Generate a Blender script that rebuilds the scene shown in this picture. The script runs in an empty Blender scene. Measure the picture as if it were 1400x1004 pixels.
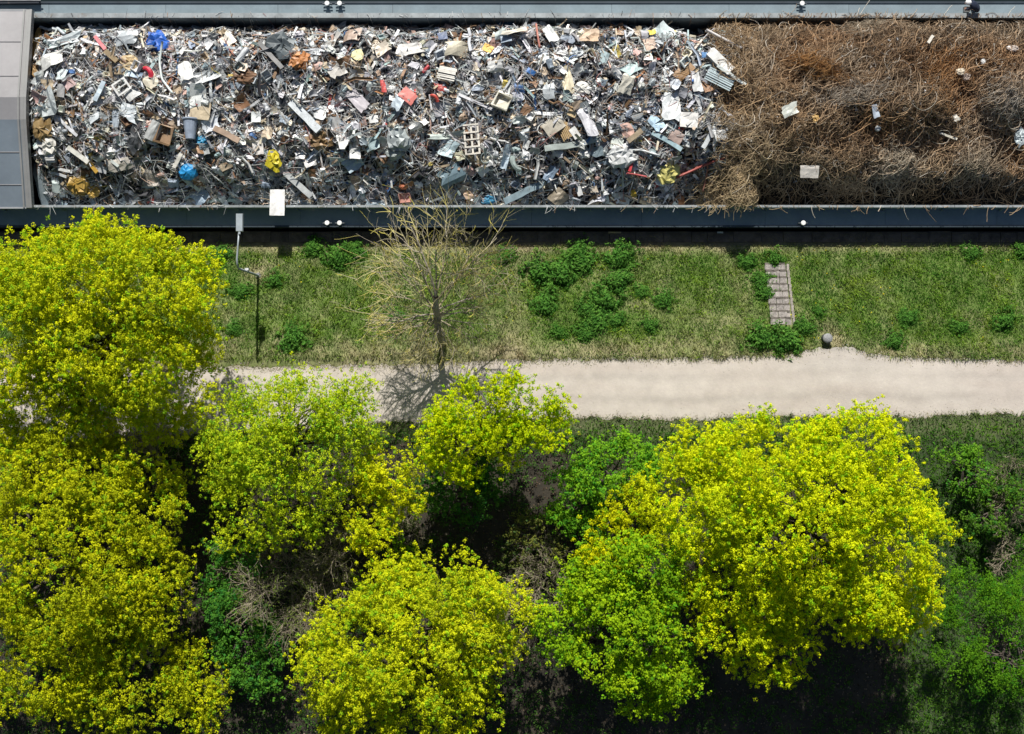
import bpy, math, random
import numpy as np
from mathutils import Vector, Matrix
rng = np.random.default_rng(7); random.seed(7)
scene = bpy.context.scene
COL = scene.collection
PI = math.pi
CAMZ, FPX = 60.0, 1620.0

def W(px, py, z=0.0):
    k = (CAMZ - z) / FPX
    return ((px - 700) * k, (502 - py) * k, z)

# ------------------------------------------------------------------ noise
def vnoise(x, y, seed=0, scale=1.0):
    x = np.asarray(x, float) / scale; y = np.asarray(y, float) / scale
    x0 = np.floor(x).astype(np.int64); y0 = np.floor(y).astype(np.int64)
    fx = x - x0; fy = y - y0
    fx = fx * fx * (3 - 2 * fx); fy = fy * fy * (3 - 2 * fy)
    def h(i, j):
        n = (i * 374761393 + j * 668265263 + seed * 1442695041) & 0x7fffffff
        n = ((n ^ (n >> 13)) * 1274126177) & 0x7fffffff
        n = (n ^ (n >> 16)) & 0xffff
        return n / 65535.0
    a = h(x0, y0); b = h(x0 + 1, y0); c = h(x0, y0 + 1); d = h(x0 + 1, y0 + 1)
    return (a * (1 - fx) + b * fx) * (1 - fy) + (c * (1 - fx) + d * fx) * fy
def fbm(x, y, seed=0, scale=1.0, oct=3):
    s = 0; a = 1; t = 0
    for k in range(oct):
        s = s + a * vnoise(x, y, seed + 17 * k, scale / 2 ** k); t += a; a *= 0.5
    return s / t
def sstep(a, b, v):
    t = np.clip((np.asarray(v, float) - a) / (b - a), 0, 1)
    return t * t * (3 - 2 * t)

# ------------------------------------------------------------------ mesh building
class MB:
    def __init__(s): s.V = []; s.F = {}; s.C = []; s.n = 0
    def add(s, V, F, col=(.5, .5, .5)):
        V = np.asarray(V, float).reshape(-1, 3)
        c = np.asarray(col, float)
        if c.ndim == 1: c = np.tile(c, (len(V), 1))
        if isinstance(F, np.ndarray): s.F.setdefault(F.shape[1], []).append(F.astype(np.int64) + s.n)
        else:
            by = {}
            for f in F: by.setdefault(len(f), []).append(f)
            for k, v in by.items(): s.F.setdefault(k, []).append(np.array(v, np.int64) + s.n)
        s.V.append(V); s.C.append(c); s.n += len(V)
        return s
    def build(s, name, m, parent=None, smooth=False):
        V = np.concatenate(s.V); C = np.concatenate(s.C)
        me = bpy.data.meshes.new(name)
        me.vertices.add(len(V)); me.vertices.foreach_set('co', V.astype(np.float32).ravel())
        loops = []; starts = []; pos = 0
        for k, L in s.F.items():
            f = np.concatenate(L); loops.append(f.ravel())
            starts.append(pos + np.arange(len(f)) * k); pos += f.size
        loops = np.concatenate(loops); starts = np.concatenate(starts)
        me.loops.add(len(loops)); me.loops.foreach_set('vertex_index', loops.astype(np.int32))
        me.polygons.add(len(starts)); me.polygons.foreach_set('loop_start', starts.astype(np.int32))
        a = me.attributes.new('col', 'FLOAT_COLOR', 'POINT')
        a.data.foreach_set('color', np.concatenate([C, np.ones((len(C), 1))], 1).astype(np.float32).ravel())
        me.update(calc_edges=True)
        me.polygons.foreach_set('use_smooth', np.full(len(starts), bool(smooth)))
        me.materials.append(m)
        o = bpy.data.objects.new(name, me); COL.objects.link(o)
        if parent:
            o.parent = parent
            o.matrix_parent_inverse = Matrix.Translation(-Vector(parent.location))
        return o

def tag(o, label=None, cat=None, group=None, kind=None):
    if label: o['label'] = label
    if cat: o['category'] = cat
    if group: o['group'] = group
    if kind: o['kind'] = kind
    return o
def empty(name, loc, label, cat, group=None):
    o = bpy.data.objects.new(name, None); COL.objects.link(o); o.location = loc
    o.empty_display_size = .3
    return tag(o, label, cat, group)

BOXF = [(0, 3, 2, 1), (4, 5, 6, 7), (0, 1, 5, 4), (1, 2, 6, 5), (2, 3, 7, 6), (3, 0, 4, 7)]
def boxv(x0, x1, y0, y1, z0, z1):
    return [(x0, y0, z0), (x1, y0, z0), (x1, y1, z0), (x0, y1, z0), (x0, y0, z1), (x1, y0, z1), (x1, y1, z1), (x0, y1, z1)]
def tube(P, r, n=6, caps=True):
    P = np.asarray(P, float); m = len(P)
    r = np.broadcast_to(np.asarray(r, float), (m,))
    T = np.gradient(P, axis=0); T /= np.linalg.norm(T, axis=1)[:, None] + 1e-9
    ref = np.array([0, 0, 1.]) if abs(T[:, 2]).mean() < .8 else np.array([1., 0, 0])
    A = np.cross(T, ref); A /= np.linalg.norm(A, axis=1)[:, None] + 1e-9
    B = np.cross(A, T)
    a = np.arange(n) * 2 * PI / n
    V = P[:, None] + r[:, None, None] * (np.cos(a)[None, :, None] * A[:, None] + np.sin(a)[None, :, None] * B[:, None])
    i = np.arange(m - 1)[:, None] * n; j = np.arange(n)[None]; k = (j + 1) % n
    F = np.stack([i + j, i + k, i + n + k, i + n + j], -1).reshape(-1, 4)
    F = [tuple(f) for f in F]
    if caps: F += [tuple(range(n)), tuple(range((m - 1) * n, m * n))]
    return V.reshape(-1, 3), F
def cyl(c, r, h, n=20, r2=None, bevel=0.0):
    r2 = r if r2 is None else r2
    zs = [0, h - bevel, h] if bevel else [0, h]; rs = [r, r2, r2 - bevel] if bevel else [r, r2]
    a = np.arange(n) * 2 * PI / n
    V = [(c[0] + q * math.cos(t), c[1] + q * math.sin(t), c[2] + z) for z, q in zip(zs, rs) for t in a]
    F = []
    for l in range(len(zs) - 1):
        for j in range(n):
            k = (j + 1) % n; F.append((l * n + j, l * n + k, l * n + n + k, l * n + n + j))
    F.append(tuple(range(n))[::-1]); F.append(tuple(range((len(zs) - 1) * n, len(zs) * n)))
    return V, F

# ------------------------------------------------------------------ materials
def newmat(name):
    m = bpy.data.materials.new(name); m.use_nodes = True
    nt = m.node_tree; nt.nodes.clear()
    out = nt.nodes.new('ShaderNodeOutputMaterial')
    return m, nt, out
def nd(nt, t, **kw):
    n = nt.nodes.new(t)
    for k, v in kw.items():
        if k in n.inputs: n.inputs[k].default_value = v
        else: setattr(n, k, v)
    return n
def mulcol(nt, a, b, fac=1.0, blend='MULTIPLY'):
    m = nt.nodes.new('ShaderNodeMix'); m.data_type = 'RGBA'; m.blend_type = blend
    m.inputs[0].default_value = fac
    for s, v in ((6, a), (7, b)):
        if hasattr(v, 'is_output'): nt.links.new(v, m.inputs[s])
        else: m.inputs[s].default_value = v
    return m.outputs[2]
def noise_ramp(nt, scale, stops, detail=4, rough=.6, coord='Object'):
    tc = nt.nodes.new('ShaderNodeTexCoord')
    n = nt.nodes.new('ShaderNodeTexNoise'); n.inputs['Scale'].default_value = scale
    n.inputs['Detail'].default_value = detail; n.inputs['Roughness'].default_value = rough
    nt.links.new(tc.outputs[coord], n.inputs['Vector'])
    r = nt.nodes.new('ShaderNodeValToRGB')
    while len(r.color_ramp.elements) < len(stops): r.color_ramp.elements.new(.5)
    for e, (p, c) in zip(r.color_ramp.elements, stops):
        e.position = p; e.color = (c, c, c, 1) if isinstance(c, (int, float)) else (*c, 1)
    nt.links.new(n.outputs[0], r.inputs[0])
    return n.outputs[0], r.outputs[0]
def solid(name, base=None, rough=.6, metal=0.0, nscale=6, lo=.75, hi=1.1, bump=0.0, stain=None, spec=.5):
    """attribute colour (or a fixed base) varied by two scales of procedural wear"""
    m, nt, out = newmat(name)
    b = nt.nodes.new('ShaderNodeBsdfPrincipled')
    if base is None:
        at = nt.nodes.new('ShaderNodeAttribute'); at.attribute_name = 'col'; c = at.outputs['Color']
    else:
        c = nt.nodes.new('ShaderNodeRGB'); c.outputs[0].default_value = (*base, 1); c = c.outputs[0]
    f, r1 = noise_ramp(nt, nscale, [(.3, lo), (.7, hi)])
    c = mulcol(nt, c, r1)
    f2, r2 = noise_ramp(nt, nscale * 7, [(.25, lo * .5 + .5), (.75, 1.05)], 6, .7)
    c = mulcol(nt, c, r2)
    if stain:
        _, r3 = noise_ramp(nt, nscale * .8, [(.58, 0.0), (.68, 1.0)], 8, .75)
        mx = nt.nodes.new('ShaderNodeMix'); mx.data_type = 'RGBA'
        mm = nt.nodes.new('ShaderNodeMath'); mm.operation = 'MULTIPLY'; mm.inputs[1].default_value = stain[3]
        nt.links.new(r3, mm.inputs[0]); nt.links.new(mm.outputs[0], mx.inputs[0])
        nt.links.new(c, mx.inputs[6]); mx.inputs[7].default_value = (*stain[:3], 1); c = mx.outputs[2]
    nt.links.new(c, b.inputs['Base Color'])
    b.inputs['Roughness'].default_value = rough; b.inputs['Metallic'].default_value = metal
    b.inputs['Specular IOR Level'].default_value = spec
    if bump:
        bp = nt.nodes.new('ShaderNodeBump'); bp.inputs['Strength'].default_value = bump; bp.inputs['Distance'].default_value = .05
        nt.links.new(f2, bp.inputs['Height']); nt.links.new(bp.outputs[0], b.inputs['Normal'])
    nt.links.new(b.outputs[0], out.inputs[0])
    return m
def leafmat(name, trans=.35, gloss=.0):
    m, nt, out = newmat(name)
    at = nt.nodes.new('ShaderNodeAttribute'); at.attribute_name = 'col'
    d = nt.nodes.new('ShaderNodeBsdfDiffuse'); t = nt.nodes.new('ShaderNodeBsdfTranslucent')
    mx = nt.nodes.new('ShaderNodeMixShader'); mx.inputs[0].default_value = trans
    _, r = noise_ramp(nt, 1.3, [(.3, .85), (.7, 1.1)])
    c = mulcol(nt, at.outputs['Color'], r)
    nt.links.new(c, d.inputs[0]); nt.links.new(c, t.inputs[0])
    nt.links.new(d.outputs[0], mx.inputs[1]); nt.links.new(t.outputs[0], mx.inputs[2]); nt.links.new(mx.outputs[0], out.inputs[0])
    return m
M = dict(
    blossom=leafmat('maple_blossom', .35), leaf=leafmat('green_leaf', .35), grass=leafmat('grass_blade', .3),
    bark=solid('bark', None, .9, nscale=5, lo=.6, hi=1.2, bump=.4),
    scrap=solid('scrap_metal', None, .48, .08, nscale=2.5, lo=.68, hi=1.15, bump=.15, stain=(.16, .09, .05, .35)),
    panel=solid('painted_scrap', None, .5, .05, nscale=3, lo=.66, hi=1.1, bump=.15, stain=(.20, .14, .10, .6)),
    wire=solid('rusty_wire', None, .8, 0, nscale=3, lo=.7, hi=1.2),
    ground=solid('soil', None, .95, nscale=2.2, lo=.6, hi=1.25, bump=.6),
    path=solid('gravel', None, .95, nscale=1.1, lo=.90, hi=1.05, bump=.25),
    quay=solid('quay_stone', (.12, .095, .08), .95, nscale=2, lo=.5, hi=1.4, bump=.6),
    steel=solid('barge_paint', (.21, .265, .295), .75, 0, nscale=.8, lo=.82, hi=1.1, bump=.03, stain=(.27, .29, .29, .35), spec=.25),
    steel_dark=solid('barge_hull_paint', (.03, .045, .06), .5, .1, nscale=.8, lo=.7, hi=1.2),
    rim=solid('bare_steel_rim', (.36, .39, .40), .5, .2, nscale=1.5, lo=.6, hi=1.1, stain=(.2, .13, .08, .5)),
    hatch=solid('hatch_paint', None, .5, .15, nscale=.7, lo=.88, hi=1.06, bump=.03, stain=(.36, .36, .36, .35)),
    white=solid('white_paint', (.80, .80, .78), .5, 0, nscale=4, lo=.85, hi=1.05),
    lamp=solid('galvanised', (.34, .38, .41), .5, .2, nscale=3, lo=.85, hi=1.05),
    stone=solid('stone', None, .95, nscale=7, lo=.55, hi=1.2, bump=.8),
    cloth=solid('navy_cloth', (.012, .02, .045), .85, 0, nscale=9, lo=.7, hi=1.3, bump=.2),
    skin=solid('skin', (.45, .27, .2), .6, 0, nscale=9, lo=.9, hi=1.05),
)
# water
m, nt, out = newmat('river_water')
b = nt.nodes.new('ShaderNodeBsdfPrincipled'); b.inputs['Base Color'].default_value = (.012, .02, .018, 1); b.inputs['Roughness'].default_value = .12
n = nt.nodes.new('ShaderNodeTexNoise'); n.inputs['Scale'].default_value = 1.5; n.inputs['Detail'].default_value = 5
bp = nt.nodes.new('ShaderNodeBump'); bp.inputs['Strength'].default_value = .25; bp.inputs['Distance'].default_value = .1
nt.links.new(n.outputs[0], bp.inputs['Height']); nt.links.new(bp.outputs[0], b.inputs['Normal']); nt.links.new(b.outputs[0], out.inputs[0])
M['water'] = m

# ------------------------------------------------------------------ camera, light
cam = bpy.data.objects.new('camera', bpy.data.cameras.new('camera')); COL.objects.link(cam)
cam.location = (0, 0, CAMZ); cam.rotation_euler = (0, 0, 0)
cam.data.sensor_width = 36; cam.data.lens = FPX / 1400 * 36; cam.data.clip_end = 3000; cam.data.clip_start = .5
scene.camera = cam
EL, AZ = math.radians(38), math.radians(2.5)
w = bpy.data.worlds.new('World'); scene.world = w; w.use_nodes = True
nt = w.node_tree; bg = nt.nodes['Background']
sky = nt.nodes.new('ShaderNodeTexSky'); sky.sky_type = 'NISHITA'; sky.sun_disc = False
sky.sun_elevation = EL; sky.sun_rotation = -AZ
nt.links.new(sky.outputs[0], bg.inputs[0]); bg.inputs[1].default_value = 0.05
sun = bpy.data.objects.new('sun', bpy.data.lights.new('sun', 'SUN')); COL.objects.link(sun)
sun.data.energy = 5.0; sun.data.angle = math.radians(.5); sun.data.color = (1, .965, .90)
d = Vector((math.sin(AZ) * math.cos(EL), -math.cos(AZ) * math.cos(EL), -math.sin(EL)))
sun.rotation_euler = d.to_track_quat('-Z', 'Y').to_euler(); sun.location = (0, 30, 50)
vs = scene.view_settings; vs.view_transform = 'Standard'; vs.look = 'None'; vs.gamma = 1; vs.exposure = 0.4

# ------------------------------------------------------------------ terrain, path, quay, water
QZ, WZ = -1.6, -2.9
def gz(x, y):
    x = np.asarray(x, float); y = np.asarray(y, float)
    t = np.clip((6.25 - y) / 5.65, 0, 1)
    z = QZ * (1 - t)
    bump = (fbm(x, y, 3, 1.6) - .5) * .28 * np.clip((y - .8) / 1.0, 0, 1) * np.clip((6.3 - y) / .5, 0, 1)
    bump += (fbm(x, y, 5, 2.5) - .5) * .35 * np.clip((-3.0 - y) / 1.0, 0, 1)
    return z + bump
def py2y(py, z=0.): return (502 - py) * (CAMZ - z) / FPX
def px2x(px, z=0.): return (px - 700) * (CAMZ - z) / FPX
UP_X = np.array([-400, 250, 320, 450, 560, 750, 900, 1000, 1085, 1120, 1160, 1215, 1260, 1400, 1800.])
UP_Y = np.array([505, 504, 501, 500, 497, 491, 490, 489, 486, 477, 476, 487, 490, 492, 492.])
LO_X = np.array([-400, 100, 300, 560, 780, 1000, 1240, 1400, 1800.])
LO_Y = np.array([608, 604, 592, 577, 573, 572, 569, 567, 567.])
def path_edges(x):
    px = np.asarray(x) * FPX / CAMZ + 700
    u = py2y(np.interp(px, UP_X, UP_Y)) + (fbm(x, x * 0, 11, .55) - .5) * .30 + (vnoise(x, x * 0, 15, .13) - .5) * .10
    l = py2y(np.interp(px, LO_X, LO_Y)) + (fbm(x, x * 0, 12, .6) - .5) * .30 + (vnoise(x, x * 0, 16, .13) - .5) * .10
    return u, l
def mix3(a, b, t): return np.asarray(a)[None] * (1 - t[:, None]) + np.asarray(b)[None] * t[:, None]
def straw_field(x, y):
    px = x * FPX / CAMZ + 700
    s = fbm(x, y, 21, 2.4) * .8 - .27
    s += .16 * np.exp(-((px - 640) / 130) ** 2)
    s += .55 * sstep(1.9, .7, y) + .65 * sstep(5.7, 6.25, y)
    s -= .12 * np.clip((px - 1000) / 200, 0, 1)
    s += .8 * np.exp(-((px - 1140) / 24) ** 2 - ((y - 1.6) / .7) ** 2) + .7 * np.exp(-((px - 345) / 22) ** 2 - ((y - 4.9) / .5) ** 2)
    return np.clip(s, 0, 1)
def lushness(x, y):
    px = x * FPX / CAMZ + 700
    return np.clip(sstep(1215, 1260, px) + sstep(-5.0, -3.0, y) * sstep(740, 800, px) * .9, 0, 1)

def grid_axis(a, b, step, far):
    return np.concatenate([[-f for f in far[::-1]], np.arange(a, b + 1e-6, step), far])
xs = np.concatenate([[-900, -300, -100, -50], np.arange(-31, 31.01, .16), [50, 100, 300, 900]])
ys = np.concatenate([[-900, -300, -100, -45], np.arange(-24, 6.26, .16), [6.35, 7.05]])
X, Y = np.meshgrid(xs, ys); x = X.ravel(); y = Y.ravel()
z = gz(x, y)
st = straw_field(x, y); ba = fbm(x, y, 31, .8)
c_bank = mix3((.11, .17, .03), (.34, .29, .17), np.clip(st * .9 + (ba - .5) * .9, 0, 1))
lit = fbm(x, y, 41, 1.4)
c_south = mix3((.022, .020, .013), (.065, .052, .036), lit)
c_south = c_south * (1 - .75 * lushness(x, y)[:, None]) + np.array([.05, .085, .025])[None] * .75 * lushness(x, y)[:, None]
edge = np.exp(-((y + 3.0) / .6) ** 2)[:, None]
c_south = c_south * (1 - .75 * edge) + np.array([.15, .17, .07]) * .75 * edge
k = sstep(-1.2, -.6, y)[:, None]
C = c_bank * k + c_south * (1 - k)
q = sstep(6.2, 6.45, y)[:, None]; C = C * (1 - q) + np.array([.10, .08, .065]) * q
nx, ny = len(xs), len(ys)
i = np.arange(ny - 1)[:, None] * nx + np.arange(nx - 1)[None]
F = np.stack([i, i + 1, i + 1 + nx, i + nx], -1).reshape(-1, 4)
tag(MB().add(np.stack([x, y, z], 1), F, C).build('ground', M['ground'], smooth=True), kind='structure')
# path sheet
xs = np.concatenate([np.arange(-70, -32, 1.), np.arange(-32, 32, .07), np.arange(32, 70, 1.)])
u, l = path_edges(xs); rows = 28
V = []; Cc = []
for r in range(rows + 1):
    t = r / rows; yy = l + (u - l) * t
    zz = np.maximum(gz(xs, yy), -.02) + .012 + .03 * math.sin(t * PI)
    V.append(np.stack([xs, yy, zz], 1))
    tr = fbm(xs * .22, yy * 1.6, 51, .9) + .25 * (fbm(xs, yy, 55, .5) - .5)
    cc = mix3((.545, .49, .43), (.49, .43, .375), np.clip((tr - .35) * 2.2, 0, 1))
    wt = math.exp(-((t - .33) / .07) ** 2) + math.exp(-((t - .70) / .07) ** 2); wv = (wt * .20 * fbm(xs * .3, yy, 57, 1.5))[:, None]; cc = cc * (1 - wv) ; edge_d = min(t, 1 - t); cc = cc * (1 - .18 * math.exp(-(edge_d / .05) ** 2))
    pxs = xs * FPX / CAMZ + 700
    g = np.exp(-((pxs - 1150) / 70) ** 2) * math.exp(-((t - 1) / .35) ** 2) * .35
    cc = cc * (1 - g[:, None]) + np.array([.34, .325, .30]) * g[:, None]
    Cc.append(cc)
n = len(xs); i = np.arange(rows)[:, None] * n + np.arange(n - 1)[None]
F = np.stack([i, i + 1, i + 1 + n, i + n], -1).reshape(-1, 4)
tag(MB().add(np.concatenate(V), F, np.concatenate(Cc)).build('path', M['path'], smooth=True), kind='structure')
# quay wall down to the water, of rough blocks
mb = MB(); xx = -70.
while xx < 70:
    l = random.uniform(.7, 1.5); j = random.uniform(-.04, .04)
    mb.add(boxv(xx, xx + l - .03, 6.48, 7.02 + j, WZ - 1, QZ + .05 + random.uniform(-.03, .04)), BOXF); xx += l
tag(mb.build('quay', M['quay']), 'dark stone block edge of the river bank beside the barge', 'quay', kind='structure')
V, F = boxv(-900, 900, 7.04, 900, WZ - .5, WZ), BOXF
tag(MB().add(V, F).build('water', M['water']), kind='structure')

# ------------------------------------------------------------------ barge
YN, YF = 8.21, 17.76          # inner faces of the hold
CZ, DZ = -.18, -.9            # coaming top, deck
BX0, BX1 = -48., 48.
barge = empty('barge', (0, 13, WZ), 'long blue-grey river barge with an open hold full of scrap', 'barge')
mb = MB()
prof = [(7.2, DZ - .004), (7.2, -1.25), (7.24, WZ - .6), (18.72, WZ - .6), (18.76, -1.25), (18.76, DZ - .004)]
a = [(BX0, p[0], p[1]) for p in prof]; b_ = [(BX1, p[0], p[1]) for p in prof]
n = len(prof)
mb.add(a + b_, [(j, j + 1, n + j + 1, n + j) for j in range(n - 1)] + [tuple(range(n)), tuple(range(n, 2 * n))[::-1]])
mb.build('hull', M['steel_dark'], barge)
MB().add(boxv(BX0, BX1, YN - .01, YF + .01, -2.75, -2.7), BOXF).build('hold_floor', M['steel_dark'], barge)
for y0, y1 in ((7.2, 8.12), (17.86, 18.76)):
    mb = MB(); xx = BX0
    while xx < BX1:
        l = 6.0 + random.uniform(-.5, .5)
        mb.add(boxv(xx, min(xx + l, BX1) - .012, y0, y1, DZ - .05, DZ + random.uniform(0, .006)), BOXF); xx += l
    mb.build('side_deck', M['steel'], barge)
for y0, y1, ri in ((YN - .09, YN, (YN - .10, YN + .015)), (YF, YF + .1, (YF - .02, YF + .22))):
    MB().add(boxv(BX0, BX1, y0, y1, -2.7, CZ - .05), BOXF).build('coaming', M['steel'], barge)
    mb = MB(); xx = BX0
    while xx < BX1:
        l = random.uniform(3, 7); mb.add(boxv(xx, xx + l - .02, ri[0], ri[1], CZ - .05, CZ + random.uniform(0, .008)), BOXF); xx += l
    mb.build('coaming_rim', M['rim'], barge)
    # stiffening brackets on the deck side
mb = MB(); xx = BX0 + 1
while xx < BX1:
    mb.add(boxv(xx, xx + .03, YF + .1, YF + .26, DZ, CZ - .06), BOXF); mb.add(boxv(xx, xx + .03, YN - .2, YN - .09, DZ, CZ - .2), BOXF); xx += 3.0
mb.build('coaming_bracket', M['steel'], barge)
for y0 in (7.2, 18.70):
    MB().add(boxv(BX0, BX1, y0 - .02, y0 + .08, DZ - .12, DZ + .05), BOXF).build('rubbing_strip', M['steel_dark'], barge)
def bollard(px, py):
    z = -.56; X0, Y0, _ = W(px, py, z)
    V, F = cyl((X0, Y0, DZ), .085, z - DZ - .05, 14)
    o = MB().add(V, F).build('bollard', M['steel_dark'], barge, True)
    V, F = cyl((X0, Y0, z - .05), .125, .06, 20, bevel=.02)
    MB().add(V, F).build('bollard_cap', M['white'], o)
    mb = MB()
    for zz in (DZ + .10, DZ + .22):
        V, F = tube([(X0 - .24, Y0, zz), (X0 + .24, Y0, zz)], .028, 8); mb.add(V, F)
    mb.build('cross_bar', M['steel_dark'], o)
    V, F = cyl((X0, Y0, DZ), .2, .02, 16); MB().add(V, F).build('base_plate', M['steel'], o)
for px, py in ((447, 4.6), (464, 4.6), (1097, 4.6), (447, 305), (464, 305), (1098.5, 305)): bollard(px, py)

# hatch cover at the left end of the hold
hc = empty('hatch_cover', (W(15, 150, .7)[0], 13, CZ), 'grey ridged steel hatch cover closing the left end of the hold', 'hatch cover')
P = [(18.10, .0), (13.50, .72), (12.38, .72), (8.06, .0)]
x1 = W(30, 150, .5)[0]
cols = [(.30, .29, .295), (.21, .207, .215), (.17, .205, .24)]  # sun shading put into facet colours: sunward slope lighter, ridge and away slope darker
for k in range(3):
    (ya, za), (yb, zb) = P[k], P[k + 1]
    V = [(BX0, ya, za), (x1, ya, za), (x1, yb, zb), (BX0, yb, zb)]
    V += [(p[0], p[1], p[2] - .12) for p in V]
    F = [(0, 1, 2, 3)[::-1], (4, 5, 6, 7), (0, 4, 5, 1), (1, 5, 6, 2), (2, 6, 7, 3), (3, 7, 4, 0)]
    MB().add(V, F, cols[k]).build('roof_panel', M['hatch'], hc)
for xo, wd, h in ((26.5, .09, .05), (30.5, .16, .035), (35.2, .13, .06)):
    mb = MB(); xa = W(xo, 150, .5)[0]
    for k in range(3):
        (ya, za), (yb, zb) = P[k], P[k + 1]
        V = [(xa, ya, za + h), (xa + wd, ya, za + h), (xa + wd, yb, zb + h), (xa, yb, zb + h)]
        V += [(p[0], p[1], p[2] - .35) for p in V]
        mb.add(V, F, (.25, .25, .245))
    mb.build('end_rib', M['hatch'], hc)
for ya, yb in ((18.02, 18.12), (8.02, 8.1)):
    MB().add(boxv(BX0, W(36, 0, 0)[0], ya, yb, CZ + .012, .02), BOXF, (.30, .31, .32)).build('side_skirt', M['hatch'], hc)
mb = MB()
for yy in (9.2, 10.8, 14.6, 16.4):
    zz = np.interp(yy, [8.06, 12.38, 13.5, 18.1], [0, .72, .72, 0])
    mb.add(boxv(BX0, x1 - .12, yy - .02, yy + .02, zz - .02, zz + .025), BOXF, (.255, .25, .255))
mb.build('seam_rib', M['hatch'], hc)
# dark beam on the far deck, upper left corner
xb = W(54, 5, -.7)[0]
mb = MB(); mb.add([(BX0, 18.35, DZ), (xb, 18.62, DZ), (xb, 18.80, DZ), (BX0, 18.8, DZ), (BX0, 18.35, -.62), (xb, 18.62, -.62), (xb, 18.80, -.62), (BX0, 18.8, -.62)], BOXF, (.02, .025, .035))
mb.add(boxv(BX0, xb + .1, 18.74, 18.80, -.62, -.58), BOXF, (.4, .4, .38))
tag(mb.build('steel_beam', M['panel']), 'dark navy steel beam lying along the far deck at the left', 'beam')

# ------------------------------------------------------------------ heap surface
XS = px2x(985)
def H(x, y):
    x = np.asarray(x, float); y = np.asarray(y, float)
    v = (y - YN) / (YF - YN)
    scr = np.interp(v, [-.1, 0, .07, .14, .24, .36, .6, .8, .9, .96, 1, 1.1], [-1.35, -1.2, -.85, -.35, .15, .5, .75, .5, .1, -.8, -1.7, -1.8])
    wir = np.interp(v, [-.1, 0, .09, .16, .28, .4, .6, .82, .92, .97, 1, 1.1], [-2.3, -2.3, -1.9, -.75, .10, .45, .75, .6, .15, -.5, -1.5, -1.6])
    t = sstep(XS - .8, XS + .8, x + (v - .4) * 1.5)
    z = scr * (1 - t) + wir * t
    z = z - 1.3 * np.exp(-((x - XS + 1.3) / .75) ** 2) * (sstep(.42, .15, v) + sstep(.85, .97, v))
    tc = np.exp(-((x - px2x(1014)) / 1.0) ** 4) * sstep(.6, .4, v); z = np.maximum(z, -2.3 + tc * (2.3 + .0 + 1.3 * np.clip(v, 0, .35)))
    z = z + (fbm(x, y, 61, 1.9) - .5) * (1.0 + .7 * t) * np.clip(v * 6, .5, 1)
    z = z + (fbm(x + 40, y, 63, .6, 2) - .5) * .35
    z = z - .9 * np.exp(-((x - px2x(38)) / .55) ** 2)
    return z
def onheap(px, py, dz=.0):
    z = .4
    for _ in range(5):
        X0, Y0, _z = W(px, py, z); z = float(H(X0, min(max(Y0, YN + .1), YF - .1))) + dz
    return X0, Y0, z
def hnormal(x, y, e=.35):
    gx = (H(x + e, y) - H(x - e, y)) / (2 * e); gy = (H(x, y + e) - H(x, y - e)) / (2 * e)
    n = np.stack([-gx, -gy, np.ones_like(gx)], -1)
    return n / np.linalg.norm(n, axis=-1)[..., None]

# ------------------------------------------------------------------ scrap piece shapes (local, metres)
R = random.Random(11)
def grid(nx, ny):
    i = np.arange(ny)[:, None] * (nx + 1) + np.arange(nx)[None]
    return np.stack([i, i + 1, i + nx + 2, i + nx + 1], -1).reshape(-1, 4)
def sheet(w, h, amp=.1, n=4, jag=.12, fold=None):
    u, v = np.meshgrid(np.linspace(-.5, .5, n + 1), np.linspace(-.5, .5, n + 1)); u = u.ravel(); v = v.ravel()
    q = min(1, jag * 7); sk = R.uniform(-.3, .3) * q; tp = R.uniform(-.45, .45) * q; tq = R.uniform(-.35, .35) * q
    x = (u + sk * v) * w * (1 + tp * v); y = v * h * (1 + tq * u)
    rim = (abs(u) > .49) | (abs(v) > .49)
    x = x + rim * np.array([R.gauss(0, jag) for _ in u]) * w * .5; y = y + rim * np.array([R.gauss(0, jag) for _ in u]) * h * .5
    D = max(w, h); z = amp * D * .12 * np.array([R.gauss(0, 1) for _ in u])
    for _ in range(R.choice((1, 2, 2, 3))):
        a = R.uniform(0, PI); s = (u * math.cos(a) + v * math.sin(a)) - R.uniform(-.3, .3); z = z + np.abs(s) * D * R.gauss(0, 1) * amp * 1.6
    if fold is None: fold = R.random() < .3
    if fold:
        a = R.uniform(0, 2 * PI); c0 = R.uniform(.1, .32); s = (u * math.cos(a) + v * math.sin(a)) - c0
        z = z + np.clip(s, 0, 1) * D * R.choice((-1, 1)) * R.uniform(.4, 1.1)
    return np.stack([x, y, z - z.mean()], 1), grid(n, n)
def thick(V, F, t=.02):
    n = len(V); F = [tuple(f) for f in F]; V2 = np.concatenate([V, V - np.array([0, 0, t])])
    cnt = {}
    for f in F:
        for a, b in zip(f, f[1:] + f[:1]): cnt[(a, b)] = 1
    side = [(b, a, a + n, b + n) for (a, b) in cnt if (b, a) not in cnt]
    return V2, F + [tuple(q + n for q in f[::-1]) for f in F] + side
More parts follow.
